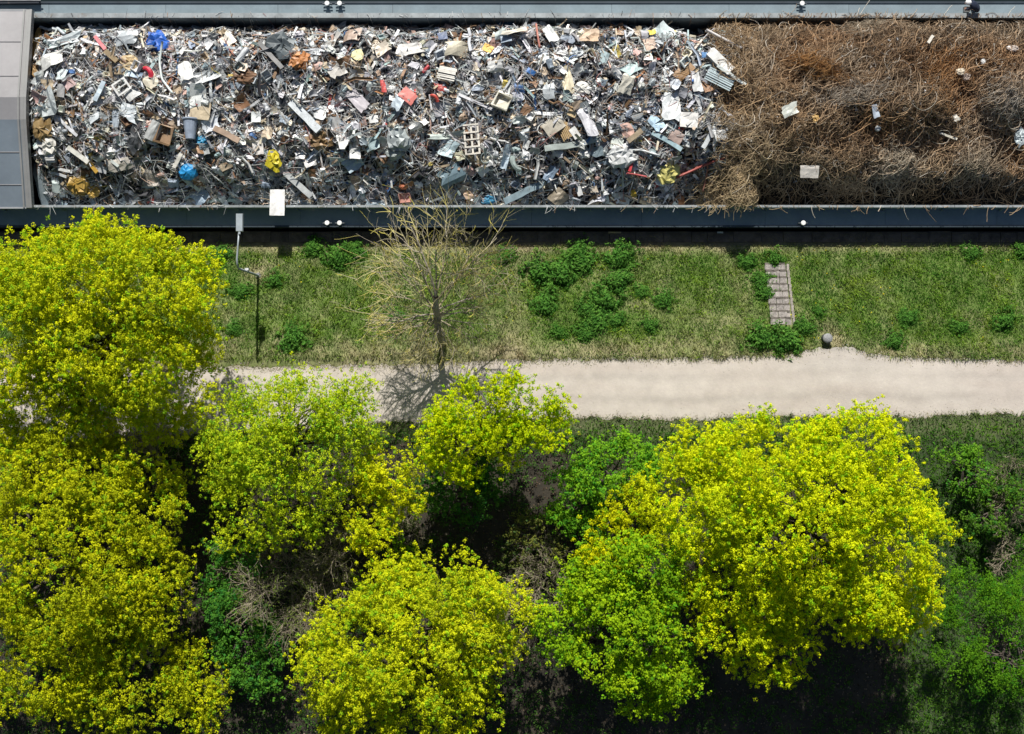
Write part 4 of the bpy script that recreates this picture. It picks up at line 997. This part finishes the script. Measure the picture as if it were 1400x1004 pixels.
# ------------------------------------------------------------------ foliage
def unit(n):
    v = rng.normal(0, 1, (n, 3)); return v / (np.linalg.norm(v, axis=1)[:, None] + 1e-9)
def leaves(mb, C, per, r, size, cols, flat=.0, up=.35, asp=.75):
    """a puff of small leaf faces round every centre"""
    n = len(C); D = unit(n * per); rad = r * rng.uniform(.35, 1, n * per)
    D2 = D.copy(); D2[:, 2] *= (1 - flat)
    P = np.repeat(C, per, 0) + D2 * rad[:, None]
    N = D * .9 + unit(n * per) * .55 + np.array([0, .15, up]); N /= np.linalg.norm(N, axis=1)[:, None]
    T = np.cross(N, unit(n * per)); T /= np.linalg.norm(T, axis=1)[:, None] + 1e-9; B = np.cross(N, T)
    s = size * rng.uniform(.65, 1.3, n * per)[:, None]
    V = np.stack([P + T * s, P + B * s * asp, P - T * s * .9, P - B * s * asp], 1).reshape(-1, 3)
    F = np.arange(n * per * 4).reshape(-1, 4)
    c = np.repeat(cols, per, 0) * rng.uniform(.82, 1.18, (n * per, 1))
    mb.add(V, F, np.repeat(c, 4, 0))
def limb(mb, p0, p1, r0, r1, n=7, wob=.12, sag=0, sides=6, col=(.12, .09, .07)):
    p0 = np.array(p0); p1 = np.array(p1); L = np.linalg.norm(p1 - p0); t = np.linspace(0, 1, n)[:, None]
    P = p0 + (p1 - p0) * t + np.sin(t * PI) * rng.normal(0, wob * L * .35, 3) + rng.normal(0, wob * L * .07, (n, 3)) * np.sin(t * PI)
    P[:, 2] += np.sin(t[:, 0] * PI) * sag * L
    V, F = tube(P, np.linspace(r0, r1, n), sides, False); mb.add(V, F, col); return P
def lobes_world(lobes):
    out = []
    for (px, py, z, rx, ry, rz) in lobes:
        c = W(px, py, z); k = (CAMZ - z) / FPX; out.append((np.array(c), np.array([rx * k, ry * k, rz])))
    return out
def crown_points(L, n_spray, per, seed, sd, low=-.45, lump=.22):
    wts = np.array([r[0] * r[1] for _, r in L]); wts = wts / wts.sum(); pts = []; cid = []
    k = 0
    for (c, r), wv in zip(L, wts):
        m = int(n_spray * wv) + 1; D = unit(m * 3); D = D[D[:, 2] > low][:m]
        a = np.arctan2(D[:, 1], D[:, 0]); el = D[:, 2]
        bumpv = 1 + lump * 1.35 * (2 * fbm(a * 1.6 + seed + k * 7, el * 2.2 + seed, seed, .7, 3) - 1) + .14 * (2 * vnoise(a * 5 + seed, el * 5, seed + 3, .8) - 1)
        f = 1 - .42 * rng.random(len(D)) ** 2.2
        P = c + D * r * (bumpv * f)[:, None]
        pts.append(P); k += 1
    S = np.concatenate(pts)
    K = S[rng.choice(len(S), max(4, len(S) // 11), replace=False)]          # boughs: sprays gather round them
    near = K[np.argmin(((S[:, None] - K[None]) ** 2).sum(2), 1)]
    S = S + (near - S) * rng.uniform(.1, .55, (len(S), 1))
    P = np.repeat(S, per, 0) + rng.normal(0, 1, (len(S) * per, 3)) * np.array([sd, sd, sd * .7])
    return S, P, np.repeat(np.arange(len(S)), per)
def tree(name, label, cat, lobes, base, dens, pal, per=10, leafn=18, r=.135, size=.044, sd=.3, trunk_r=.2, mat='blossom', group=None, seed=1, low=-.45, lump=.22, fork=.33, asp=.75, flat=0, barkc=(.10, .08, .065), up=.35):
    L = lobes_world(lobes); bx, by = (L[0][0][0], L[0][0][1]) if base is None else W(base[0], base[1], 0)[:2]
    bz = float(gz(bx, by)); root = empty(name, (bx, by, bz), label, cat, group)
    area = sum(PI * q[0] * q[1] for _, q in L); ns = int(area * dens / per)
    S, P, ids = crown_points(L, ns, per, seed, sd, low, lump)
    keep = P[:, 2] > bz + .25; P = P[keep]; ids = ids[keep]
    a, b = np.array(pal[0]), np.array(pal[1])
    tS = np.clip(rng.normal(.5, .28, len(S)) + (fbm(S[:, 0], S[:, 1], seed + 5, 1.2) - .5) * .9, 0, 1)[ids]
    c = a[None] * (1 - tS[:, None]) + b[None] * tS[:, None]
    gp = rng.random(len(c)) < .16; c[gp] = c[gp] * np.array([.55, .85, 1.2])
    mb = MB(); leaves(mb, P, leafn, r, size, c, flat, up, asp)
    tr = MB(); zc = L[0][0][2]; top = np.array([L[0][0][0], L[0][0][1], zc + L[0][1][2] * .5]); fk = np.array([bx, by, bz]) + (top - np.array([bx, by, bz])) * fork
    limb(tr, (bx, by, bz - .15), fk, trunk_r, trunk_r * .72, 6, .04, 0, 9, barkc)
    limb(tr, fk, top, trunk_r * .7, .03, 9, .1, 0, 7, barkc)
    nm = 6 + len(L) * 3
    sel = rng.choice(len(S), min(len(S), nm * 7), replace=False)
    ends = S[sel]; main = ends[:nm]
    for e in main:
        mid_ = fk * .35 + e * .65 + np.array([0, 0, -.25])
        Pm = limb(tr, fk + (top - fk) * rng.uniform(0, .55), mid_, trunk_r * .42, .045, 7, .12, .05, 6, barkc)
        dist = np.linalg.norm(ends - mid_, axis=1)
        for j in np.argsort(dist)[:7]: limb(tr, Pm[rng.integers(3, 7)], ends[j], .035, .01, 5, .14, 0, 4, barkc)
    tr.build('trunk', M['bark'], root, True)
    mb.build('crown', M[mat], root)
    return root
Yl = ((.43, .51, .016), (.67, .69, .014))      # yellow blossom
Yb = ((.50, .60, .012), (.74, .78, .010))
Li = ((.37, .50, .020), (.60, .69, .018))      # lime
Ol = ((.36, .42, .014), (.61, .63, .012))
Gr = ((.17, .34, .012), (.40, .57, .012))
Gd = ((.05, .16, .025), (.11, .26, .03))
G = 'maple trees in yellow-green flower below the path'
tree('maple_tree', 'large round yellow-green maple beside the barge at the left edge', 'maple tree',
     [(150, 430, 6.2, 142, 120, 3.6), (115, 378, 6.6, 105, 78, 3.2), (215, 400, 5.6, 72, 72, 2.6), (30, 440, 5.8, 90, 110, 3), (205, 510, 5.0, 85, 70, 2.6), (80, 545, 4.4, 96, 62, 2.2), (170, 570, 3.8, 90, 50, 1.8), (30, 590, 3.6, 60, 40, 1.6)], (185, 500), 78, Yl, seed=1, trunk_r=.25, group=G)
tree('maple_tree', 'big olive-yellow maple filling the lower left corner', 'maple tree',
     [(90, 770, 5.0, 130, 130, 3.2), (50, 670, 5.0, 110, 82, 2.6), (140, 650, 4.4, 70, 48, 1.9), (195, 690, 4.4, 72, 62, 2.2), (180, 800, 4.2, 78, 80, 2.2), (60, 890, 4.0, 110, 90, 2.4), (170, 920, 3.2, 85, 90, 2.0), (265, 940, 2.6, 42, 70, 1.2)], (120, 780), 68, Ol, seed=2, trunk_r=.24, group=G)
tree('maple_tree', 'lime-green airy maple at the path edge left of the bare tree', 'maple tree',
     [(395, 600, 4.8, 105, 88, 2.4), (425, 555, 5.0, 85, 50, 2.0), (335, 605, 4.4, 66, 62, 2.0), (375, 680, 3.8, 96, 70, 1.9), (475, 570, 4.4, 56, 52, 1.8)], (400, 620), 60, Li, seed=3, sd=.34, trunk_r=.17, group=G, leafn=13)
tree('maple_tree', 'small golden-yellow maple between two lime-green crowns', 'maple tree',
     [(530, 645, 4.0, 50, 46, 1.4), (505, 700, 3.4, 44, 52, 1.3), (545, 680, 3.6, 34, 30, 1.1)], (515, 680), 58, ((.50, .56, .012), (.72, .73, .012)), seed=4, sd=.28, trunk_r=.12, group=G)
tree('maple_tree', 'bright lime maple overhanging the path at the centre', 'maple tree',
     [(660, 570, 4.6, 84, 52, 1.9), (710, 555, 4.6, 60, 44, 1.6), (610, 600, 4.2, 54, 42, 1.6), (735, 590, 4.2, 44, 32, 1.3), (640, 620, 3.8, 66, 34, 1.4)], (660, 610), 60, ((.40, .53, .008), (.64, .71, .008)), seed=5, sd=.3, trunk_r=.15, group=G)
tree('maple_tree', 'dome-shaped yellow maple at the bottom centre', 'maple tree',
     [(565, 880, 4.6, 128, 92, 2.8), (600, 820, 4.8, 92, 62, 2.4), (480, 910, 4.0, 80, 72, 2.2), (660, 850, 4.2, 66, 62, 2.0), (560, 960, 3.4, 120, 62, 2.0), (550, 775, 4.0, 34, 30, 1.2)], (570, 900), 74, ((.43, .51, .014), (.67, .70, .014)), seed=6, trunk_r=.2, group=G)
tree('maple_tree', 'largest and brightest yellow maple right of centre', 'maple tree',
     [(1090, 705, 6.0, 150, 112, 3.4), (1060, 640, 6.2, 120, 72, 3.0), (1170, 640, 6.0, 90, 82, 2.8), (970, 690, 5.2, 96, 82, 2.6), (1215, 740, 5.2, 82, 90, 2.6), (1130, 810, 4.6, 120, 66, 2.4), (1020, 800, 4.4, 92, 90, 2.2), (960, 620, 5.4, 50, 34, 1.6), (1050, 890, 3.4, 52, 50, 1.4), (1215, 830, 4.2, 60, 40, 1.6)], (1090, 730), 74, Yb, seed=7, trunk_r=.28, group=G)
tree('maple_tree', 'thin yellow young maple left of the largest maple', 'maple tree',
     [(835, 745, 4.0, 50, 55, 1.6), (870, 700, 4.2, 42, 42, 1.4), (815, 790, 3.4, 34, 36, 1.1)], (840, 760), 52, ((.42, .48, .008), (.64, .64, .008)), seed=8, sd=.26, trunk_r=.1, group=G)
tree('hornbeam_tree', 'fresh green bushy tree under the left side of the largest maple', 'tree',
     [(850, 860, 4.4, 92, 90, 2.4), (880, 780, 5.6, 66, 62, 1.8), (770, 850, 3.2, 44, 50, 1.4), (880, 930, 3.2, 78, 50, 1.6), (820, 790, 4.6, 50, 44, 1.4)], (860, 880), 60, Gr, per=12, leafn=9, r=.16, size=.06, sd=.26, trunk_r=.15, mat='leaf', seed=9, flat=.4, up=.9)
tree('leafy_shrub', 'mid-green leafy shrub right of the bright lime maple', 'shrub',
     [(835, 645, 2.6, 70, 46, 1.6), (785, 675, 2.2, 48, 56, 1.3), (865, 622, 2.4, 44, 28, 1.1), (800, 720, 1.8, 36, 36, 1.0)], (830, 655), 60, ((.10, .27, .018), (.24, .46, .02)), per=12, leafn=9, r=.15, size=.055, sd=.24, trunk_r=.07, mat='leaf', seed=10, flat=.4, up=.9)
tree('leafy_shrub', 'dark green shrub in the shade below the bright lime maple', 'shrub',
     [(625, 670, 1.8, 54, 46, 1.2), (665, 650, 1.8, 34, 42, 1.0)], (630, 680), 55, Gd, per=12, leafn=9, r=.15, size=.055, sd=.24, trunk_r=.07, mat='leaf', seed=11, flat=.4, up=.9)
tree('leafy_shrub', 'tall dark green shrub between the lower left maple and the bottom dome maple', 'shrub',
     [(325, 830, 2.2, 42, 92, 1.5), (350, 890, 1.8, 46, 60, 1.1), (300, 780, 2.2, 26, 40, 1.0)], (325, 850), 55, ((.06, .19, .025), (.13, .31, .03)), per=12, leafn=9, r=.15, size=.055, sd=.24, trunk_r=.07, mat='leaf', seed=12, flat=.4, up=.9)
tree('feathery_tree', 'dark green feathery tree at the lower right edge', 'tree',
     [(1370, 870, 3.8, 78, 92, 2.1), (1325, 830, 3.2, 44, 62, 1.5), (1400, 790, 3.6, 60, 60, 1.7)], (1370, 870), 52, ((.05, .16, .012), (.14, .31, .014)), per=14, leafn=8, r=.17, size=.06, sd=.24, trunk_r=.13, mat='leaf', seed=13, asp=.4, flat=.5, up=.9)
tree('leafy_shrub', 'olive small shrub right of the largest maple', 'shrub',
     [(1330, 650, 1.2, 40, 34, .8), (1300, 615, 1.2, 34, 20, .7)], (1325, 650), 45, ((.08, .22, .02), (.18, .36, .025)), per=12, leafn=9, r=.14, size=.05, sd=.22, trunk_r=.05, mat='leaf', seed=14, flat=.3, up=.8)
tree('leafy_shrub', 'dull green low shrub at the right edge above the feathery tree', 'shrub',
     [(1385, 690, 1.4, 44, 38, .9), (1340, 715, 1.2, 34, 26, .7)], (1375, 700), 45, ((.07, .18, .02), (.15, .29, .025)), per=12, leafn=9, r=.14, size=.05, sd=.22, trunk_r=.05, mat='leaf', seed=15, flat=.3, up=.8)
tree('leafy_shrub', 'sparse olive shrub behind the fan of bare stems', 'shrub',
     [(735, 735, 1.6, 38, 46, 1.1), (700, 760, 1.2, 22, 26, .8)], (730, 745), 26, ((.10, .13, .03), (.19, .20, .04)), per=9, leafn=8, r=.13, size=.045, sd=.24, trunk_r=.05, mat='leaf', seed=16, flat=.3, up=.8)
tree('leafy_shrub', 'green shrub squeezed behind the top of the bottom dome maple', 'shrub',
     [(510, 800, 1.8, 30, 26, .9), (548, 765, 1.8, 24, 22, .8)], (520, 795), 45, Gr, per=12, leafn=9, r=.14, size=.05, sd=.2, trunk_r=.05, mat='leaf', seed=17, flat=.3, up=.8)

# bare, branching plants
def bare(name, label, cat, base, stems, levels, colA, colB, seed, trunk=None, leafc=None, group=None):
    g = np.random.default_rng(seed); bx, by = base[0], base[1]; bz = float(gz(bx, by))
    root = empty(name, (bx, by, bz), label, cat, group); tr = MB(); tw = MB(); tips = []
    def grow(p, d, L, r, lev):
        n = 6 if lev < 2 else 5; P = [np.array(p)]; d = np.array(d) / np.linalg.norm(d)
        for s in range(n):
            d = d + g.normal(0, (.05 + .035 * lev if trunk is not None else .13 + .05 * lev), 3) + np.array([0, 0, levels[lev][3]]); d /= np.linalg.norm(d); P.append(P[-1] + d * L / n)
        t = min(1., lev / max(1, len(levels) - 1)); q = g.uniform(0, 1)
        c = np.array(colA) * (1 - t) + np.array(colB[0] if q < .6 else colB[1]) * t
        V, F = tube(np.array(P), np.linspace(r, max(.006, r * .4), n + 1), 6 if lev < 2 else 3, False); (tr if lev == 0 else tw).add(V, F, c)
        if lev + 1 < len(levels):
            k, fl, fr, _ = levels[lev + 1]
            for _ in range(g.poisson(k * .4) + int(k * .6)):
                t = g.uniform(.25, 1) if lev else g.uniform(.35, 1); i = min(n - 1, int(t * n)); pp = P[i] + (P[i + 1] - P[i]) * (t * n - i)
                e = g.normal(0, 1, 3); e -= e.dot(d) * d; e /= np.linalg.norm(e) + 1e-9
                nd_ = d * g.uniform(.6, 1) + e * g.uniform(.35, .85)
                grow(pp, nd_, L * fl * g.uniform(.7, 1.2), max(.0065, r * fr), lev + 1)
        else: tips.append(P[-1]); tips.append(P[-2])
    start = np.array([bx, by, bz])
    if trunk is not None:
        Pt = np.array(trunk); t = np.linspace(0, 1, len(Pt)); tt = np.linspace(0, 1, 12); Pt = np.stack([np.interp(tt, t, Pt[:, j]) for j in range(3)], 1) + g.normal(0, .025, (12, 3)); Pt[0] = trunk[0]
        V, F = tube(Pt, np.linspace(.22, .13, 12), 9, False); tr.add(V, F, colA); 
        for (o_, d_, L_, r_) in stems: grow(Pt[o_], d_, L_, r_, 1)
    else:
        for (d_, L_, r_) in stems: grow(start, d_, L_, r_, 0)
    tr.build('trunk', M['bark'], root, True); tw.build('branches', M['bark'], root)
    T = np.array(tips)
    if leafc is not None:
        mb = MB(); T = T[g.random(len(T)) < leafc[1]]; leaves(mb, T, leafc[2], .09, .035, np.tile(np.array(leafc[0]), (len(T), 1))); mb.build('leaves', M['leaf'], root)
    return root
b0 = W(604, 470, -.3); bzz = float(gz(b0[0], b0[1]))
fork = W(598, 438, 2.0)
trk = [(b0[0], b0[1], bzz - .1), W(603.5, 461, .5), W(600, 450, 1.2), fork, W(597, 425, 3.0), W(596, 405, 4.0)]
stm = []
def dirto(px, py, z, o, r):
    p = np.array(W(px, py, z)); f = np.array([np.interp(o / 11, np.linspace(0, 1, 6), [q[j] for q in trk]) for j in range(3)])
    v = p - f; return (o, v / np.linalg.norm(v), np.linalg.norm(v) * .92, r * .72)
for a in ((528, 462, 3.0, 7, .080), (505, 420, 4.0, 8, .065), (520, 350, 5.0, 9, .065), (545, 305, 5.6, 10, .072), (590, 290, 6.0, 11, .080), (630, 295, 6.0, 11, .065), (672, 315, 5.6, 10, .065), (690, 345, 5.0, 9, .061),
          (680, 385, 4.4, 9, .051), (660, 430, 3.4, 8, .051), (655, 468, 2.6, 7, .046), (630, 490, 2.2, 6, .041), (580, 488, 2.2, 6, .041), (545, 480, 2.6, 7, .044), (560, 330, 6.2, 10, .058), (610, 340, 6.6, 11, .072), (510, 445, 3.4, 7, .051), (648, 350, 6.0, 10, .051), (530, 390, 5.0, 9, .051), (600, 495, 1.9, 6, .032), (665, 405, 4.2, 8, .044)):
    stm.append(dirto(*a))
for k_, an in enumerate(np.arange(0, 360, 11.5)):
    q_ = .62 + .38 * ((k_ * 7) % 5) / 4; aa = math.radians(an)
    stm.append(dirto(598 + 100 * q_ * math.cos(aa), 392 - 108 * q_ * math.sin(aa), 2.6 + 2.9 * (.5 + .5 * math.sin(aa)) + (k_ % 3) * .5, 7 + (k_ * 5) % 5 if math.sin(aa) > -.3 else 6 + k_ % 2, .024))
bare('bare_tree', 'leafless leaning tree with yellow lichen-covered twigs on the bank', 'tree', b0, stm,
     [(0, 0, 0, 0), (0, 0, 0, .0), (7, .46, .55, .0), (4.2, .5, .65, .0), (1.6, .5, .9, .0)], (.44, .39, .33), ((.56, .49, .08), (.36, .31, .20)), 5, trk)
def fan(n, L, r, spread, up, seed):
    g = np.random.default_rng(seed); return [((g.normal(0, spread), g.normal(0, spread), up + g.uniform(-.1, .3)), L * g.uniform(.7, 1.2), r) for _ in range(n)]
LV = [(0, 0, 0, .0), (5, .6, .6, .0), (5, .6, .65, .0), (3.5, .55, .8, .0)]
for px, py, n, L, s, lb, lc in ((395, 800, 20, 2.9, .9, 'large grey leafless shrub below the lime-green airy maple', ((.16, .22, .04), .8, 3)), (455, 765, 12, 2.2, .9, 'smaller brownish leafless shrub right of the large grey one', ((.18, .20, .05), .6, 3)),
                            (752, 790, 18, 2.0, .9, 'fan of pale bare stems between the dome maple and the thin maple', ((.17, .22, .05), .5, 3)), (210, 620, 12, 2.2, 1.0, 'grey twiggy shrub in the gap between the two left maples', ((.12, .14, .04), .3, 2)),
                            (560, 725, 8, 1.1, 1.0, 'dark twiggy shrub below the small golden maple', ((.08, .11, .03), .6, 3)), (1375, 660, 7, 1.2, 1.0, 'brown twiggy bush at the right edge near the path', ((.09, .15, .03), .7, 3)), (1375, 735, 7, 1.3, 1.0, 'bare dark bush above the feathery tree at the right edge', ((.07, .11, .03), .4, 3))):
    p = W(px, py, .5)
    bare('leafless_shrub', lb, 'shrub', p, fan(n, L, .03, .75 * s, .8, px), LV, (.33, .28, .21), ((.33, .28, .20), (.22, .18, .12)), px, None, lc)

# ------------------------------------------------------------------ weeds on the bank
def clump_mesh(seed, n, h):
    g = np.random.default_rng(seed); th = g.uniform(0, 2 * PI, n); q = g.uniform(0, 1, n) ** .65; lump = 1 + .25 * np.sin(th * 3 + seed) + .15 * np.sin(th * 5 + 2 * seed)
    C = np.stack([q * np.cos(th) * .5 * lump, q * np.sin(th) * .5 * lump, (1 - q ** 2) * h * g.uniform(.4, 1, n) + .04], 1)
    c = mix3((.055, .17, .028), (.14, .31, .05), g.uniform(0, 1, n))
    mb = MB(); C = np.concatenate([C, np.stack([np.clip(g.normal(0, .36, 60), -.6, .6), np.clip(g.normal(0, .36, 60), -.6, .6), g.uniform(.02, .16, 60)], 1)]); c = np.concatenate([c, mix3((.07, .18, .03), (.16, .32, .05), g.uniform(0, 1, 60))])
    leaves(mb, C, 6, .11, .06, c, .3, .6, .4)
    return mb
protos = []
WEEDS = [(745, 418, 36, 'round dark weed clump low on the bank above the path'), (763, 455, 21, 'small round weed clump nearest the path'), (850, 352, 44, 'big weed clump at the top of the bank under the quay'), (790, 348, 34, 'weed clump left of the biggest one under the quay'),
 (738, 375, 40, 'leftmost of the dense weed clumps right of the bare tree'), (768, 375, 44, 'middle clump of the dense weed row right of the bare tree'), (795, 362, 36, 'right clump of the dense weed row right of the bare tree'), (845, 386, 34, 'bluish weed clump below the big clump under the quay'), (876, 400, 22, 'small weed clump right of the bluish one'), (825, 412, 42, 'large weed clump in the middle of the bank'),
 (803, 425, 30, 'weed clump at the left foot of the large middle clump'), (815, 444, 32, 'weed clump below the large middle clump'), (842, 440, 27, 'weed clump right below the large middle clump'), (907, 413, 28, 'lone weed clump right of the middle group'), (887, 447, 24, 'faint weed clump near the path right of the middle group'), (800, 458, 26, 'thin weed clump nearest the path below the middle group'),
 (1038, 464, 40, 'leafy ivy mound left of the foot of the steps'), (1072, 467, 40, 'leafy ivy mound at the foot of the steps'), (1098, 450, 30, 'ivy mound right of the foot of the steps'), (1058, 356, 24, 'weed tuft on the top of the steps'), (1040, 385, 28, 'weeds spilling along the left side of the steps'), (1044, 402, 24, 'weeds overlapping the left edge of the steps'), (1022, 360, 28, 'weed tuft under the quay left of the steps'), (1120, 428, 20, 'narrow weed above the concrete bollard'),
 (1223, 468, 26, 'single weed at the edge of the path right of the bollard'), (1327, 348, 26, 'weed clump under the quay at the right'), (1397, 345, 28, 'weed clump under the quay at the right edge'), (1240, 436, 26, 'wide low weed patch above the single weed'), (1310, 450, 24, 'weed patch near the path at the right'), (1372, 440, 30, 'dark weed patch at the right edge of the bank'),
 (428, 341, 28, 'weed tuft under the quay right of the lamp'), (462, 352, 36, 'weed clump under the quay left of the bare tree'), (487, 346, 26, 'weed clump touching the bare tree twigs'), (402, 466, 36, 'weed clump at the bottom of the bank right of the lamp shadow'), (375, 385, 24, 'light green weed right of the lamp base'), (330, 400, 26, 'weed clump left of the lamp shadow'), (320, 450, 20, 'weed clump near the large left maple'), (300, 352, 30, 'weed tuft under the quay left of the lamp'), (540, 436, 26, 'weed under the left twigs of the bare tree'), (690, 352, 28, 'weed clump right of the top of the bare tree')]
for j, (px, py, d, lb) in enumerate(WEEDS):
    z = -.8
    for _ in range(4): x, y, z = *W(px, py, z)[:2], float(gz(*W(px, py, z)[:2]))
    if len(protos) < 5:
        o = clump_mesh(50 + j, 170, .34).build('weed_clump', M['leaf']); protos.append(o)
    else:
        o = protos[j % 5].copy(); COL.objects.link(o)
    s = d * 1.08 * CAMZ / FPX; o.location = (x, y, z); o.scale = (s * R.uniform(.9, 1.2), s * R.uniform(.8, 1.05), s * R.uniform(.8, 1.1)); o.rotation_euler = (0, 0, R.uniform(0, 6.28))
    tag(o, lb, 'weed', 'weed clumps on the bank')

# ------------------------------------------------------------------ grass and litter
def blades(mb, x, y, h, wd, cols, lean=.5):
    n = len(x); z = gz(x, y); a = rng.uniform(0, 2 * PI, n); dx, dy = np.cos(a), np.sin(a)
    b = rng.uniform(0, 2 * PI, n); ln = rng.uniform(.2, 1, n) * lean * h
    base = np.stack([x, y, z - .01], 1); side = np.stack([dx, dy, 0 * dx], 1) * wd[:, None] * .5
    tip = base + np.stack([np.cos(b) * ln * 2, np.sin(b) * ln * 2, h], 1)
    mid = base + np.stack([np.cos(b) * ln * .6, np.sin(b) * ln * .6, h * .6], 1)
    V = np.stack([base - side, base + side, mid + side * .8, tip, mid - side * .8], 1).reshape(-1, 3)
    F = np.arange(n * 5).reshape(-1, 5); mb.add(V, F, np.repeat(cols, 5, 0))
n = 150000; x = rng.uniform(-27.5, 27.5, n); y = rng.uniform(.35, 6.32, n)
u, l = path_edges(x); stx = straw_field(x, y)
den = fbm(x, y, 93, .5); keep = (y > u - .08) & (rng.random(n) < np.clip(1.25 - stx * .75 + (den - .5) * 1.2, .12, 1))
pxs = x * FPX / (CAMZ + .8) + 700; pys = 502 - y * FPX / (CAMZ + .8)
keep &= ~((pxs > 1047.5 + (pys - 362) * .1) & (pxs < 1077.5 + (pys - 362) * .1) & (pys > 360) & (pys < 446))
x, y, stx = x[keep], y[keep], stx[keep]; n = len(x)
g1 = fbm(x, y, 95, 1.1); g2 = fbm(x, y, 97, .35)
g3 = fbm(x, y, 98, .45, 2); c = mix3((.115, .29, .03), (.36, .50, .06), np.clip((g1 - .3) * 1.5 + (g3 - .5) * .9 + rng.normal(0, .2, n), 0, 1)); lush = np.clip((fbm(x, y, 94, .7) - .55) * 5, 0, 1)[:, None] * .7; c = c * (1 - lush) + np.array([.08, .25, .035]) * lush
s_ = np.clip(stx * .95 - .17 + (g2 - .5) * 1.0 + rng.normal(0, .16, n), 0, 1)
c = c * (1 - s_[:, None]) + np.array([.52, .44, .27]) * s_[:, None]; c *= rng.uniform(.7, 1.25, (n, 1))
mb = MB(); blades(mb, x, y, rng.uniform(.07, .2, n) * (.5 + 1.1 * g3), rng.uniform(.018, .04, n), c)
n = 260; fx_ = rng.uniform(-15, 27, n); fy_ = rng.uniform(1.2, 6.1, n); kf = (fbm(fx_, fy_, 99, 3) > .52); fx_, fy_ = fx_[kf], fy_[kf]
leaves(mb, np.stack([fx_, fy_, gz(fx_, fy_) + .17], 1), 3, .04, .035, np.tile(np.array([.66, .56, .03]), (len(fx_), 1)))
m2 = 15000; x2 = rng.uniform(-27.5, 27.5, m2); u2, l2 = path_edges(x2); top = rng.random(m2) < .62; y2 = np.where(top, u2 - np.abs(rng.normal(0, .16, m2)) + .06, l2 + np.abs(rng.normal(0, .15, m2)) - .06)
c2 = mix3((.22, .27, .06), (.56, .49, .32), np.clip(rng.normal(.6, .3, m2), 0, 1)) * rng.uniform(.75, 1.15, (m2, 1))
blades(mb, x2, y2, rng.uniform(.03, .09, m2), rng.uniform(.015, .03, m2), c2, 1.3)
tag(mb.build('grass', M['grass']), 'dry and green grass growing on the bank', 'grass', kind='stuff')
n = 150000; x = rng.uniform(-28, 28, n); y = rng.uniform(-19.5, -1.9, n); u, l = path_edges(x); lu = lushness(x, y)
den = fbm(x, y, 103, .8); k = (y < l + .08) & (rng.random(n) < np.clip(lu * 1.1 + .05 + 1.1 * np.exp(-((y - l + .4) / .8) ** 2) + (den - .62) * .5, 0.02, 1))
x, y, lu = x[k], y[k], lu[k]; l = l[k]; n = len(x)
g1 = fbm(x, y, 105, .9); c = mix3((.05, .17, .014), (.15, .32, .022), np.clip(g1 * 1.3 - .15 + rng.normal(0, .15, n), 0, 1));  # blade greens darkened in the colour to stand for vignette and tree shade
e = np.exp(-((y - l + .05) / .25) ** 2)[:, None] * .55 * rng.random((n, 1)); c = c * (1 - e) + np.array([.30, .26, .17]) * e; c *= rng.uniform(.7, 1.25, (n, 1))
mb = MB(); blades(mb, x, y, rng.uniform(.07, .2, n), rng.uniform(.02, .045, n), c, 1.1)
tag(mb.build('meadow_grass', M['grass']), 'grass south of the path with shade darkening put into its colour', 'grass', kind='stuff')
n = 26000; x = rng.uniform(-27.5, 27.5, n); y = rng.uniform(-19.5, -2.9, n); k = rng.random(n) > lushness(x, y) * .8; x, y = x[k], y[k]; n = len(x)
c = np.array([(.14, .10, .065), (.09, .066, .046), (.27, .21, .15), (.05, .04, .03)])[rng.integers(0, 4, n)] * rng.uniform(.7, 1.2, (n, 1))
mb = MB(); leaves(mb, np.stack([x, y, gz(x, y) + .02], 1), 1, .03, .045, c, .8, 2.2, .8)
n = 16000; x = rng.uniform(-27, 27, n); y = rng.uniform(-19, -3.2, n); g_ = fbm(x, y, 111, 1.6); k = g_ > .40; x, y = x[k], y[k]
leaves(mb, np.stack([x, y, gz(x, y) + rng.uniform(.06, .4, len(x))], 1), 7, .18, .05, mix3((.03, .09, .018), (.09, .19, .03), rng.random(len(x))), .5, .9, .6)
tag(mb.build('leaf_litter', M['leaf']), 'brown leaf litter and low ground plants under the maples', 'leaf litter', kind='stuff')
# pebbles along the path margin
n = 1600; x = rng.uniform(-27, 27, n); u, l = path_edges(x); y = np.where(rng.random(n) < .6, u + rng.normal(0, .12, n), l + rng.normal(0, .12, n)); mb = MB()
for q in range(n):
    s = R.uniform(.012, .035); V, F = crumple(s * 2, s * 1.6, s, .12, 5, 3); mb.add(V + np.array([x[q], y[q], float(gz(x[q], y[q])) + .02]), F, tuple(v * R.uniform(.8, 1.2) for v in (.45, .41, .37)))
for q in range(900):
    px_, t_ = R.uniform(-27, 27), R.random(); uu, ll = path_edges(np.array([px_])); yy = float(ll[0] + (uu[0] - ll[0]) * t_); s = R.uniform(.008, .022)
    V, F = crumple(s * 2, s * 1.6, s, .12, 5, 3); mb.add(V + np.array([px_, yy, float(max(gz(px_, yy), -.02)) + .03]), F, R.choice(((.22, .2, .18), (.30, .26, .22), (.55, .52, .48), (.12, .10, .07))))
tag(mb.build('pebbles', M['stone']), 'small pebbles scattered along the path edges', 'pebbles', kind='stuff')
